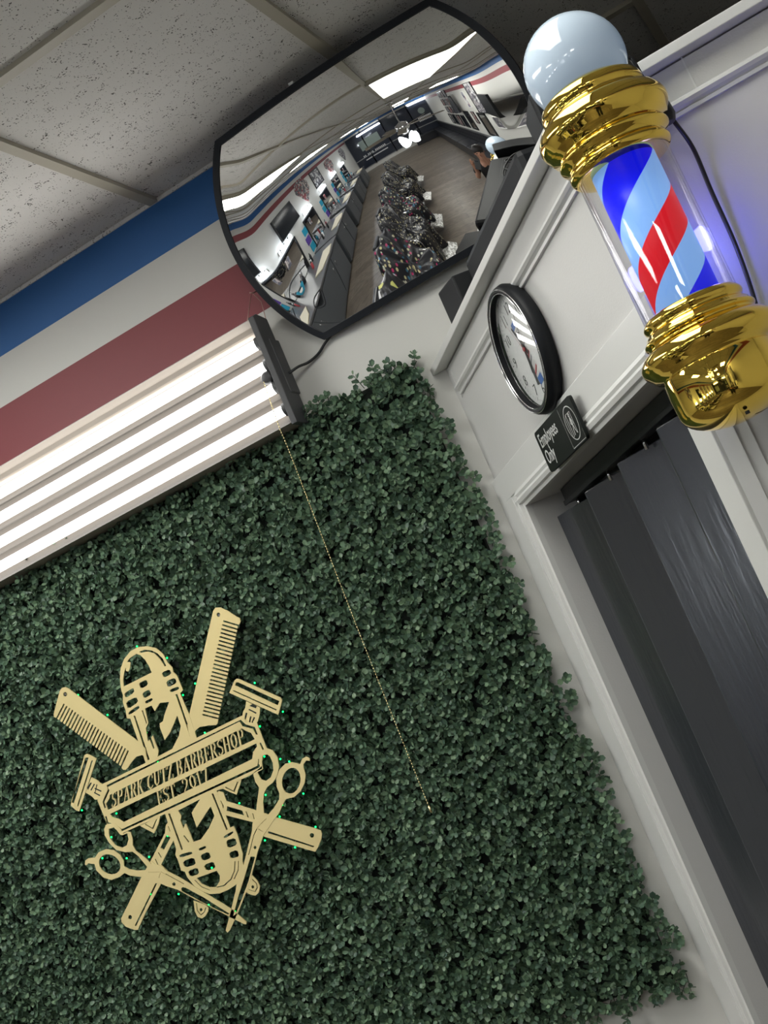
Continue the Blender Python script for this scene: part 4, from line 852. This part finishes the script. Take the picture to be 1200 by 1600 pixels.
# ceiling air vents
for x, y, lb in ((-2.4, -3.5, 'square white ceiling vent between the light rows'), (.2, -6.8, 'square white ceiling vent near the far bench')):
    t = thing('ceiling_vent', lb, 'vent', (x, y, CEIL)); q = MB()
    for s in (.28, .2, .12): 
        for d_ in (-1, 1): q.box((x + d_ * s, y, CEIL - .006), (.02, 2 * s, .02)); q.box((x, y + d_ * s, CEIL - .006), (2 * s, .02, .02))
    q.build('louvre', M['white'], t)

# ------------------------------------------------------------------ barber stations along the left wall (seen in the mirror)
ORD = ['nearest the leaf wall', 'second from the leaf wall', 'third from the leaf wall', 'fourth from the leaf wall', 'fifth from the leaf wall', 'sixth from the leaf wall', 'farthest from the leaf wall']
SY = [-.28, -1.72, -3.2, -4.85, -6.5, -8.2]
def station(i, y):
    o_ = ORD[i]
    c = thing('barber_cabinet', 'dark grey barber station cabinet, ' + o_, 'cabinet', (XL + .3, y, 0), 'barber station cabinets along the left wall')
    q = MB(); q.box((XL + .51, y, .45), (.94, 1.34, .80)); q.build('body', M['cabinet'], c, bevel=.01)
    q = MB(); q.box((XL + .53, y, .87), (.98, 1.40, .04)); q.build('worktop', M['counter'], c, bevel=.004)
    for s in (-.33, .33):
        q = MB(); q.box((XL + .985, y + s, .46), (.02, .62, .70)); dr_ = q.build('cabinet_door', M['cabinet'], c, bevel=.003)
        q = MB(); q.tube([(XL + 1.01, y + s * .3, .55), (XL + 1.01, y + s * .3, .68)], .006); q.build('handle', M['chrome'], dr_)
    m_ = thing('wall_mirror', 'black framed upright wall mirror, ' + o_, 'mirror', (XL, y, 1.05), 'station mirrors along the left wall')
    q = MB()
    for s in (-.42, .42): q.box((XL + .02, y + s, 1.30), (.03, .04, .88))
    for z in (.88, 1.72): q.box((XL + .02, y, z), (.03, .88, .04))
    q.build('frame', M['black'], m_, bevel=.003)
    q = MB(); q.box((XL + .012, y, 1.30), (.01, .82, .82)); q.build('glass', M['chrome'] if False else M['mirror'], m_)
    q = MB(); q.box((XL + .03, y + .12, 1.52), (.012, .14, .2)); tag(q.build('photo_print', M['photoA']), 'small photo stuck on the station mirror, ' + o_, 'photo', 'photos stuck on the station mirrors')
    l = thing('vanity_light', 'three shade vanity light above the mirror, ' + o_, 'light', (XL, y, 1.86), 'vanity lights above the station mirrors')
    q = MB(); q.box((XL + .02, y, 1.86), (.03, .5, .08)); q.build('back_plate', M['chrome'], l)
    for s in (-.18, 0, .18):
        q = MB(); q.lathe([(.025, .06), (.05, 0), (.045, -.05)], 12, (XL + .12, y + s, 1.86)); q.build('lamp_shade', M['vanity'], l)
    for k, (dy, z, mm) in enumerate(((.56, 1.50, 'aqua'), (.60, 1.25, 'aqua' if i % 2 else 'violet'), (.55, 1.02, 'violet' if i % 3 == 0 else 'aqua'))):
        flat('price_card', '%s printed card on the wall, %s row, beside the mirror %s' % ('blue' if mm == 'aqua' else 'violet', ('top', 'middle', 'bottom')[k], o_), 'card', (XL + .012, y + dy, z), (.02, .22, .20), M[mm], 'blue and violet cards between the station mirrors')
    q = MB()
    q.prism([(XL + .62, y - .40, .90), (XL + .95, y - .42, .90), (XL + 1.0, y - .1, .90), (XL + .9, y + .28, .90), (XL + .66, y + .30, .90)], (0, 0, -.008), (0, 0, .012))
    tag(q.build('tool_mat', M['mat_pad'], bevel=.003), 'cream tool mat on the dark worktop, ' + o_, 'mat', 'cream tool mats on the worktops')
    for k in range(6):
        bx, by = XL + .12 + .10 * (k % 3) + .03 * RNG.random(), y - .5 + .17 * k + .03 * RNG.random(); hh = .12 + .10 * RNG.random(); mm = ('white', 'black', 'chrome', 'cred', 'black', 'aqua')[(k + i) % 6]
        bt = thing('bottle', '%s product bottle on the worktop, %s' % ({'white': 'white', 'black': 'black', 'chrome': 'chrome', 'cred': 'red', 'aqua': 'blue'}[mm], o_), 'bottle', (bx, by, .89), 'product bottles on the station worktops')
        q = MB(); q.lathe([(.03, .89), (.032, .90), (.032, .89 + hh * .7), (.014, .89 + hh * .82)], 12, (bx, by, 0)); q.build('body', M[mm], bt)
        q = MB(); q.lathe([(.013, .89 + hh * .82), (.013, .89 + hh), (.004, .89 + hh)], 10, (bx, by, 0)); q.build('cap', M['black'], bt)
for i, y in enumerate(SY): station(i, y)

# ------------------------------------------------------------------ barber chairs with draped capes
def chair(x, y, rot, label):
    t = thing('barber_chair', label, 'chair', (x, y, 0), 'row of barber chairs')
    R3 = Matrix.Rotation(rot, 3, 'Z')
    def W(px_, py_, pz_): return Vector((x, y, 0)) + R3 @ Vector((px_, py_, pz_))
    q = MB(); q.lathe([(.32, 0), (.32, .03), (.28, .05), (.08, .06)], 32, (x, y, 0)); q.build('base', M['chrome'], t)
    q = MB(); q.lathe([(.06, .05), (.06, .42)], 20, (x, y, 0)); q.build('column', M['chrome'], t)
    q = MB(); q.box(W(0, 0, .48), (.56, .54, .12), R3); q.build('seat', M['vinyl'], t, bevel=.03)
    q = MB(); bx = R3 @ Matrix.Rotation(-.15, 3, 'Y'); q.box(W(-.30, 0, .86), (.12, .54, .62), bx); q.build('backrest', M['vinyl'], t, bevel=.03)
    q = MB(); q.box(W(-.38, 0, 1.24), (.08, .26, .16), bx); q.build('headrest', M['vinyl'], t, bevel=.02)
    for s in (-1, 1):
        q = MB(); q.tube(curve_pts([W(-.26, s * .31, .55), W(-.2, s * .31, .74), W(.15, s * .31, .76), W(.26, s * .31, .66), W(.2, s * .31, .5)], 5), .02, 8); q.build('armrest', M['chrome'], t)
    q = MB(); q.box(W(.52, 0, .22), (.28, .42, .03), R3 @ Matrix.Rotation(.3, 3, 'Y')); q.tube([W(.28, .1, .42), W(.5, .1, .2)], .015, 8); q.tube([W(.28, -.1, .42), W(.5, -.1, .2)], .015, 8); q.build('footrest', M['foil'], t)
    return t
def cape(x, y, rot, m, label, seed):
    rg = np.random.default_rng(seed); R3 = Matrix.Rotation(rot, 3, 'Z'); n = 72; rows = 14; vs = []
    ph = rg.uniform(0, 6, 4)
    for j in range(rows + 1):
        f = j / rows
        for k in range(n):
            a = 2 * pi * k / n; ca, sa = math.cos(a), math.sin(a)
            ex = 2.6; rr = (abs(ca) ** ex + abs(sa) ** ex) ** (-1 / ex)
            rad = min(1, f * 2.2) ** .7; fall = max(0, (f - .42) / .58)
            wob = 1 + fall * (.10 * math.sin(7 * a + ph[0]) + .06 * math.sin(13 * a + ph[1]) + .05 * math.sin(4 * a + ph[2]))
            px_, py_ = .42 * rr * rad * ca * (1 + .15 * fall) * wob, .37 * rr * rad * sa * (1 + .15 * fall) * wob
            back = max(0, min(1, (-px_ + .05) / .3)); z = .78 + .50 * back * (1 - fall * .3) - .55 * fall + .02 * math.sin(9 * a + ph[3]) * (1 - fall)
            vs.append(Vector((x, y, 0)) + R3 @ Vector((px_ - .02, py_, max(.25, z))))
    q = MB(); q.add(vs, [(j * n + k, j * n + (k + 1) % n, (j + 1) * n + (k + 1) % n, (j + 1) * n + k) for j in range(rows) for k in range(n)], 0, True)
    o = q.build('barber_cape', m); sd = o.modifiers.new('thick', 'SOLIDIFY'); sd.thickness = .004
    return tag(o, label, 'cape', 'patterned capes draped on the barber chairs')
CHY = [.95, .10, -.80, -1.75, -3.0, -4.45]
CN = ['nearest the leaf wall', 'second from the leaf wall', 'third from the leaf wall', 'fourth from the leaf wall', 'fifth from the leaf wall', 'farthest from the leaf wall']
for i, y in enumerate(CHY):
    mk = ('capeC', 'capeA', 'capeB', 'capeA', 'capeB', 'capeB')[i]; dsc = {'capeC': 'white scribbled black', 'capeA': 'coloured symbol patterned black', 'capeB': 'small gold patterned black'}[mk]
    chair(-1.82, y, .25, 'black and chrome barber chair under a draped cape, ' + CN[i])
    cape(-1.82, y, .25, M[mk], dsc + ' cape draped over the chair ' + CN[i], 5 + i)
# waste bin between chairs and cabinets
bn = thing('waste_bin', 'grey waste bin with clear liner between chair and cabinet', 'bin', (-3.35, .02, 0))
q = MB(); q.lathe([(.13, 0), (.17, .42), (.18, .43), (.165, .42), (.125, .02)], 24, (-3.35, .02, 0)); q.build('bucket', M['black'], bn)
q = MB(); q.lathe([(.185, .36), (.19, .44), (.16, .43), (.13, .2)], 24, (-3.35, .02, 0)); q.build('liner', M['grey'], bn)

# left wall pictures and television
tv = thing('television', 'dark wall mounted television on the striped left wall', 'television', (XL, -2.05, 2.2))
q = MB(); q.box((XL + .10, -2.1, 2.26), (.05, 1.02, .62), Matrix.Rotation(-.12, 3, 'Y')); q.build('casing', M['black'], tv, bevel=.006)
q = MB(); q.box((XL + .1265, -2.1, 2.26), (.004, .98, .57), Matrix.Rotation(-.12, 3, 'Y')); q.build('screen', M['screen'], tv)
q = MB(); q.box((XL + .04, -2.1, 2.26), (.08, .2, .2)); q.build('wall_mount', M['black'], tv)
def poly_pic(y, z, w2, h2, shape, m, label, name='wall_picture'):
    pts_ = {'hex': [(-1, .35), (-.55, .95), (.1, 1), (.85, .8), (1, .2), (.1, -1), (-.9, -.2)], 'shield': [(-1, .8), (0, 1), (1, .8), (.9, -.2), (0, -1), (-.9, -.2)]}[shape]
    t = thing(name, label, 'picture', (XL, y, z)); q = MB(); q.prism([(XL, y + a * w2, z + b_ * h2) for a, b_ in pts_], (.004, 0, 0), (.025, 0, 0)); q.build('canvas', m, t)
poly_pic(.35, 2.45, .62, .40, 'shield', M['photoC'], 'large shield shaped sports poster on the left wall nearest the leaf wall')
poly_pic(-3.65, 2.42, .50, .46, 'hex', M['photoA'], 'first gem shaped photo collage on the left wall, right of the television')
poly_pic(-6.75, 2.28, .55, .42, 'hex', M['photoA'], 'second gem shaped photo collage on the left wall, beyond the framed print')
poly_pic(-9.4, 2.25, .50, .45, 'hex', M['photoB'], 'farthest gem shaped photo collage near the shop window')
def frame_pic(side, y, z, w_, h_, m, label, fr='black', group=None, fw=.05):
    X = XL if side < 0 else XR; sx = -side
    t = thing('picture_frame', label, 'picture', (X, y, z), group)
    q = MB()
    for s in (-1, 1): q.box((X + sx * .015, y + s * (w_ / 2 - fw / 2), z), (.03, fw, h_)); q.box((X + sx * .015, y, z + s * (h_ / 2 - fw / 2)), (.03, w_, fw))
    q.build('frame', M[fr], t, bevel=.003)
    q = MB(); q.box((X + sx * .008, y, z), (.012, w_ - fw, h_ - fw)); q.build('print', m, t)
frame_pic(-1, -5.0, 2.38, .95, .74, M['photoB'], 'framed grey print on the left wall between two gem shaped collages')
# right wall
frame_pic(1, -2.90, 1.42, .56, .80, M['mirror'], 'narrow black framed upright mirror on the right wall, nearer one', 'black', None, .07)
frame_pic(1, -4.15, 1.46, .50, .78, M['mirror'], 'narrow black framed upright mirror on the right wall, farther one', 'black', None, .06)
frame_pic(1, -2.10, 1.57, .32, .34, M['photoB'], 'small grey photo print on the right wall above the near bench end', 'white', None, .015)
frame_pic(1, -3.50, 1.62, .22, .46, M['photoA'], 'slim reddish photo on the right wall between the two mirrors', 'black', None, .015)
frame_pic(1, -2.62, 2.36, .56, 1.05, M['photoB'], 'tall grey photo collage banner on the right wall', 'black', None, .02)
frame_pic(1, -3.35, 2.32, .26, .62, M['photoC'], 'tall slim poster on the right wall beside the collage banner', 'white', None, .015)
for k in range(3):
    for j in range(3):
        frame_pic(1, -5.45 - .52 * k, 2.72 - .42 * j, .42, .36, M['photoA' if (k + j) % 2 else 'photoB'], 'small framed certificate in the %s row, %s column on the right wall' % (('top', 'middle', 'bottom')[j], ('near', 'middle', 'far')[k]), 'steel' if (k + j) % 3 else 'black', 'framed certificates on the right wall', .03)
for k in range(4):
    frame_pic(1, -4.85 - .62 * k, 1.36, .44, .56, M[('screen', 'photoA', 'screen', 'photoB')[k]], 'dark framed poster over the bench, %s along the wall' % ('first', 'second', 'third', 'fourth')[k], 'black', 'dark framed posters above the bench', .05)
tv = thing('television', 'big black television on a white arm on the right wall', 'television', (XR, -1.55, 2.2))
q = MB(); q.box((XR - .20, -1.62, 2.18), (.05, .95, .60), Matrix.Rotation(.2, 3, 'Z')); q.build('casing', M['black'], tv, bevel=.006)
q = MB(); q.tube([(XR, -1.62, 2.2), (XR - .18, -1.62, 2.2)], .025, 8); q.build('wall_mount', M['white'], tv)
rk = thing('coat_hook', 'wire hook rail on the right wall holding a hanging black cape', 'hook', (XR, -4.5, 2.6))
q = MB(); q.tube([(XR - .01, -4.8, 2.6), (XR - .16, -4.8, 2.62), (XR - .16, -4.2, 2.62), (XR - .01, -4.2, 2.6)], .008, 6); q.build('rail', M['chrome'], rk)
q = MB(); vs = []; n = 40
for j in range(9):
    f = j / 8
    for k in range(n):
        a = 2 * pi * k / n; vs.append((XR - .16 + (.05 + .05 * f) * math.cos(a) * (1 + .2 * math.sin(5 * a)), -4.5 + (.18 + .12 * f) * math.sin(a) * (1 + .15 * math.sin(7 * a + 1)), 2.59 - .75 * f))
q.add(vs, [(j * n + k, j * n + (k + 1) % n, (j + 1) * n + (k + 1) % n, (j + 1) * n + k) for j in range(8) for k in range(n)] + [list(range(n))], 0, True)
tag(q.build('barber_cape', M['vinyl']), 'black cape hanging from the hook rail on the right wall', 'cape')
# bench: along the right wall and round the far corner
bh = thing('bench', 'long black tufted vinyl bench along the right wall and far window', 'bench', (XR - .3, -6, 0))
q = MB(); q.box((XR - .30, -6.6, .22), (.56, 8.6, .40)); q.box((XR - 1.1, YF + .40, .22), (2.1, .6, .40)); q.build('base', M['vinyl'], bh, bevel=.01)
for k in range(8):
    q = MB(); q.box((XR - .31, -2.85 - 1.07 * k, .475), (.60, 1.04, .11)); q.build('seat_cushion', M['vinyl'], bh, bevel=.02)
q = MB(); q.box((XR - 1.4, YF + .40, .475), (1.5, .62, .11)); q.build('seat_cushion', M['vinyl'], bh, bevel=.02)
q = MB(); nz_, ny_ = 10, 170; vs = []
for j in range(nz_ + 1):
    for k in range(ny_ + 1):
        y = -2.3 - 8.6 * k / ny_; z = .54 + .42 * j / nz_; s = abs(math.sin(pi * (k / 4 + j / 2.5))) * abs(math.sin(pi * (k / 4 - j / 2.5)))
        vs.append((XR - .10 - .035 * s, y, z))
q.add(vs, [(j * (ny_ + 1) + k, j * (ny_ + 1) + k + 1, (j + 1) * (ny_ + 1) + k + 1, (j + 1) * (ny_ + 1) + k) for j in range(nz_) for k in range(ny_)], 0, True)
q.box((XR - .05, -6.6, .75), (.09, 8.6, .42)); q.build('backrest', M['vinyl'], bh)
# ceiling fan
fx_, fy_ = -.74, -.45
fan = thing('ceiling_fan', 'ceiling fan with pale blades and glowing glass shades', 'fan', (fx_, fy_, CEIL))
q = MB(); q.lathe([(.07, CEIL), (.07, CEIL - .04), (.015, CEIL - .06), (.015, CEIL - .45)], 20, (fx_, fy_, 0)); q.build('down_rod', M['chrome'], fan)
q = MB(); q.lathe([(.02, CEIL - .44), (.12, CEIL - .48), (.14, CEIL - .58), (.09, CEIL - .64), (.05, CEIL - .68)], 28, (fx_, fy_, 0)); q.build('motor_housing', M['chrome'], fan)
for k in range(5):
    a = 2 * pi * k / 5 + .35; Rz = Matrix.Rotation(a, 3, 'Z') @ Matrix.Rotation(.2, 3, 'X'); c = Vector((fx_, fy_, CEIL - .56)) + Matrix.Rotation(a, 3, 'Z') @ Vector((.42, 0, 0))
    q = MB(); q.box(c + Matrix.Rotation(a, 3, 'Z') @ Vector((.06, 0, 0)), (.64, .15, .008), Rz); q.build('blade', M['blade'], fan, bevel=.003)
for k in range(4):
    a = 2 * pi * k / 4 + .6; c = Vector((fx_ + .17 * math.cos(a), fy_ + .17 * math.sin(a), CEIL - .76)); ax = Matrix.Rotation(a, 3, 'Z') @ Matrix.Rotation(.5, 3, 'Y')
    q = MB(); q.lathe([(.02, .06), (.06, .0), (.085, -.11), (.05, -.135)], 16, c, ax); q.build('glass_shade', M['fanglow'], fan)

# ------------------------------------------------------------------ person taking the picture (seen in the mirror)
def skin_mesh(name, V, E, Rr, m, parent=None, sub=2, off=Vector((0, 0, 0))):
    me = bpy.data.meshes.new(name); me.from_pydata([tuple(Vector(v) + off) for v in V], E, []); o = bpy.data.objects.new(name, me); COL.objects.link(o)
    md = o.modifiers.new('skin', 'SKIN'); md.use_smooth_shade = True
    for i, r in enumerate(Rr):
        r = r if isinstance(r, tuple) else (r, r); me.skin_vertices[0].data[i].radius = r
    me.skin_vertices[0].data[0].use_root = True
    ss = o.modifiers.new('sub', 'SUBSURF'); ss.levels = sub; ss.render_levels = sub
    dgph = bpy.context.evaluated_depsgraph_get(); dgph.update(); m2 = bpy.data.meshes.new_from_object(o.evaluated_get(dgph)); bpy.data.objects.remove(o)
    m2.materials.clear(); m2.materials.append(m); 
    for p in m2.polygons: p.use_smooth = True; p.material_index = 0
    o = bpy.data.objects.new(name, m2); COL.objects.link(o)
    if parent: o.parent = parent
    return o
fd = Vector((RW[2][0], RW[2][1], 0)).normalized()           # the way the phone looks
rt = Vector((fd.y, -fd.x, 0)); PB = Vector((0, 0, 0)) - fd * .40 + rt * .05
def B(x, y, z): return tuple(rt * x + fd * y + Vector((0, 0, z)))
per = thing('person', 'person in a black shirt holding up a phone, seen in the convex mirror', 'person', (PB.x, PB.y, 0))
V = [(0, 0, .95), (0, 0, 1.12), (0, .0, 1.30), (0, -.01, 1.42), (0, 0, 1.50), (0, .03, 1.58), (0, .035, 1.66), (0, .03, 1.73)]
Rr = [(.15, .11), (.14, .10), (.16, .105), (.13, .08), .052, (.068, .085), (.078, .098), (.06, .08)]
Ed = [(i, i + 1) for i in range(7)]
phc = Vector((-.05, .36, 1.65))                               # phone centre relative to PB frame
def arm(s):
    k = len(V); wx = -.05 + s * .095
    V.extend([(s * .17, -.01, 1.43), (s * .25, .05, 1.24), (s * .17, .22, 1.40), (wx, .335, 1.58), (wx, .345, 1.625)]); Rr.extend([.056, .044, .036, .025, (.030, .020)])
    Ed.append((3, k)); Ed.extend([(k + i, k + i + 1) for i in range(4)])
    for f in range(4):
        j = len(V); z0 = 1.618 + .020 * f; V.extend([(wx, .365, z0 + .012), (wx - s * .012, .385 if f < 9 else 0, z0 + .022), (wx - s * .028, .380, z0 + .026)]); Rr.extend([.0095, .0085, .007]); Ed.extend([(k + 4, j), (j, j + 1), (j + 1, j + 2)])
    j = len(V); V.extend([(wx - s * .012, .322, 1.63), (wx - s * .035, .325, 1.645)]); Rr.extend([.010, .008]); Ed.extend([(k + 4, j), (j, j + 1)])
arm(-1); arm(1)
for s in (-1, 1):
    k = len(V); V.extend([(s * .09, 0, .88), (s * .10, .01, .50), (s * .11, -.01, .09), (s * .12, .10, .04)]); Rr.extend([.085, .058, .040, (.042, .03)]); Ed.append((0, k)); Ed.extend([(k + i, k + i + 1) for i in range(3)])
skin_mesh('body', [B(*v) for v in V], Ed, Rr, M['skin'], per)
q = MB()
hc = PB + Vector(B(0, .035, 1.66)); hx = Matrix((rt, fd, Vector((0, 0, 1)))).transposed()
def hp3(x, y, z): return hc + hx @ Vector((x, y, z))
q.tube([hp3(0, .085, .01), hp3(0, .112, -.02), hp3(0, .088, -.028)], [.009, .014, .008], 8)
for s in (-1, 1): q.sphere(hp3(s * .078, -.005, -.01), .022, 8, sc=(.4, .6, 1.2))
q.build('nose_and_ears', M['skin'], per)
q = MB()
for s in (-1, 1): q.sphere(hp3(s * .031, .084, .012), .011, 8)
q.build('eyes', M['ink'], per)
q = MB(); q.tube([hp3(-.024, .090, -.052), hp3(0, .096, -.05), hp3(.024, .090, -.052)], .005, 6); q.build('mouth', mat('lips', (.35, .12, .1), .5), per)
q = MB(); q.sphere(hp3(0, -.022, .045), .098, 20, sc=(.95, 1.08, .98)); q.build('hair', M['hair'], per)
SV = [(0, 0, .84), (0, 0, .98), (0, 0, 1.12), (0, 0, 1.30), (0, -.01, 1.43), (-.17, -.01, 1.43), (-.235, .035, 1.29), (.17, -.01, 1.43), (.235, .035, 1.29)]
skin_mesh('shirt', [B(*v) for v in SV], [(0, 1), (1, 2), (2, 3), (3, 4), (4, 5), (5, 6), (4, 7), (7, 8)], [(.19, .15), (.185, .145), (.165, .125), (.175, .12), (.135, .088), .066, .062, .066, .062], M['shirt'], per)
TV_ = [(0, 0, 1.0), (-.09, 0, .84), (-.10, .01, .50), (-.11, -.01, .12), (.09, 0, .84), (.10, .01, .50), (.11, -.01, .12)]
skin_mesh('trousers', [B(*v) for v in TV_], [(0, 1), (1, 2), (2, 3), (0, 4), (4, 5), (5, 6)], [(.15, .11), (.11, .115), .078, .064, (.11, .115), .078, .064], M['denim'], per)
for s in (-1, 1):
    q = MB(); q.box(PB + Vector(B(s * .118, .07, .045)), (.10, .28, .085), hx); q.build('shoe', M['black'], per, bevel=.03)
# the hand and shoe meshes above were laid out around the origin: move the whole figure to its place
ph = thing('smartphone', 'smartphone held up in both hands by the person', 'phone', (0, 0, 1.65))
cr_ = Matrix((Vector(RW[0]), Vector(-RW[1]), Vector(-RW[2]))).transposed()
q = MB(); q.box(Vector((0, 0, 1.65)) + cr_ @ Vector((0, -.055, .013)), (.076, .158, .008), cr_); q.build('phone_body', M['charcoal'], ph, bevel=.003)
q = MB()
for dx in (-.02, .0): q.lathe([(.008, 0), (.008, .002)], 16, Vector((0, 0, 1.65)) + cr_ @ Vector((dx, 0, .007)), cr_)
q.build('camera_lens', M['screen'], ph)
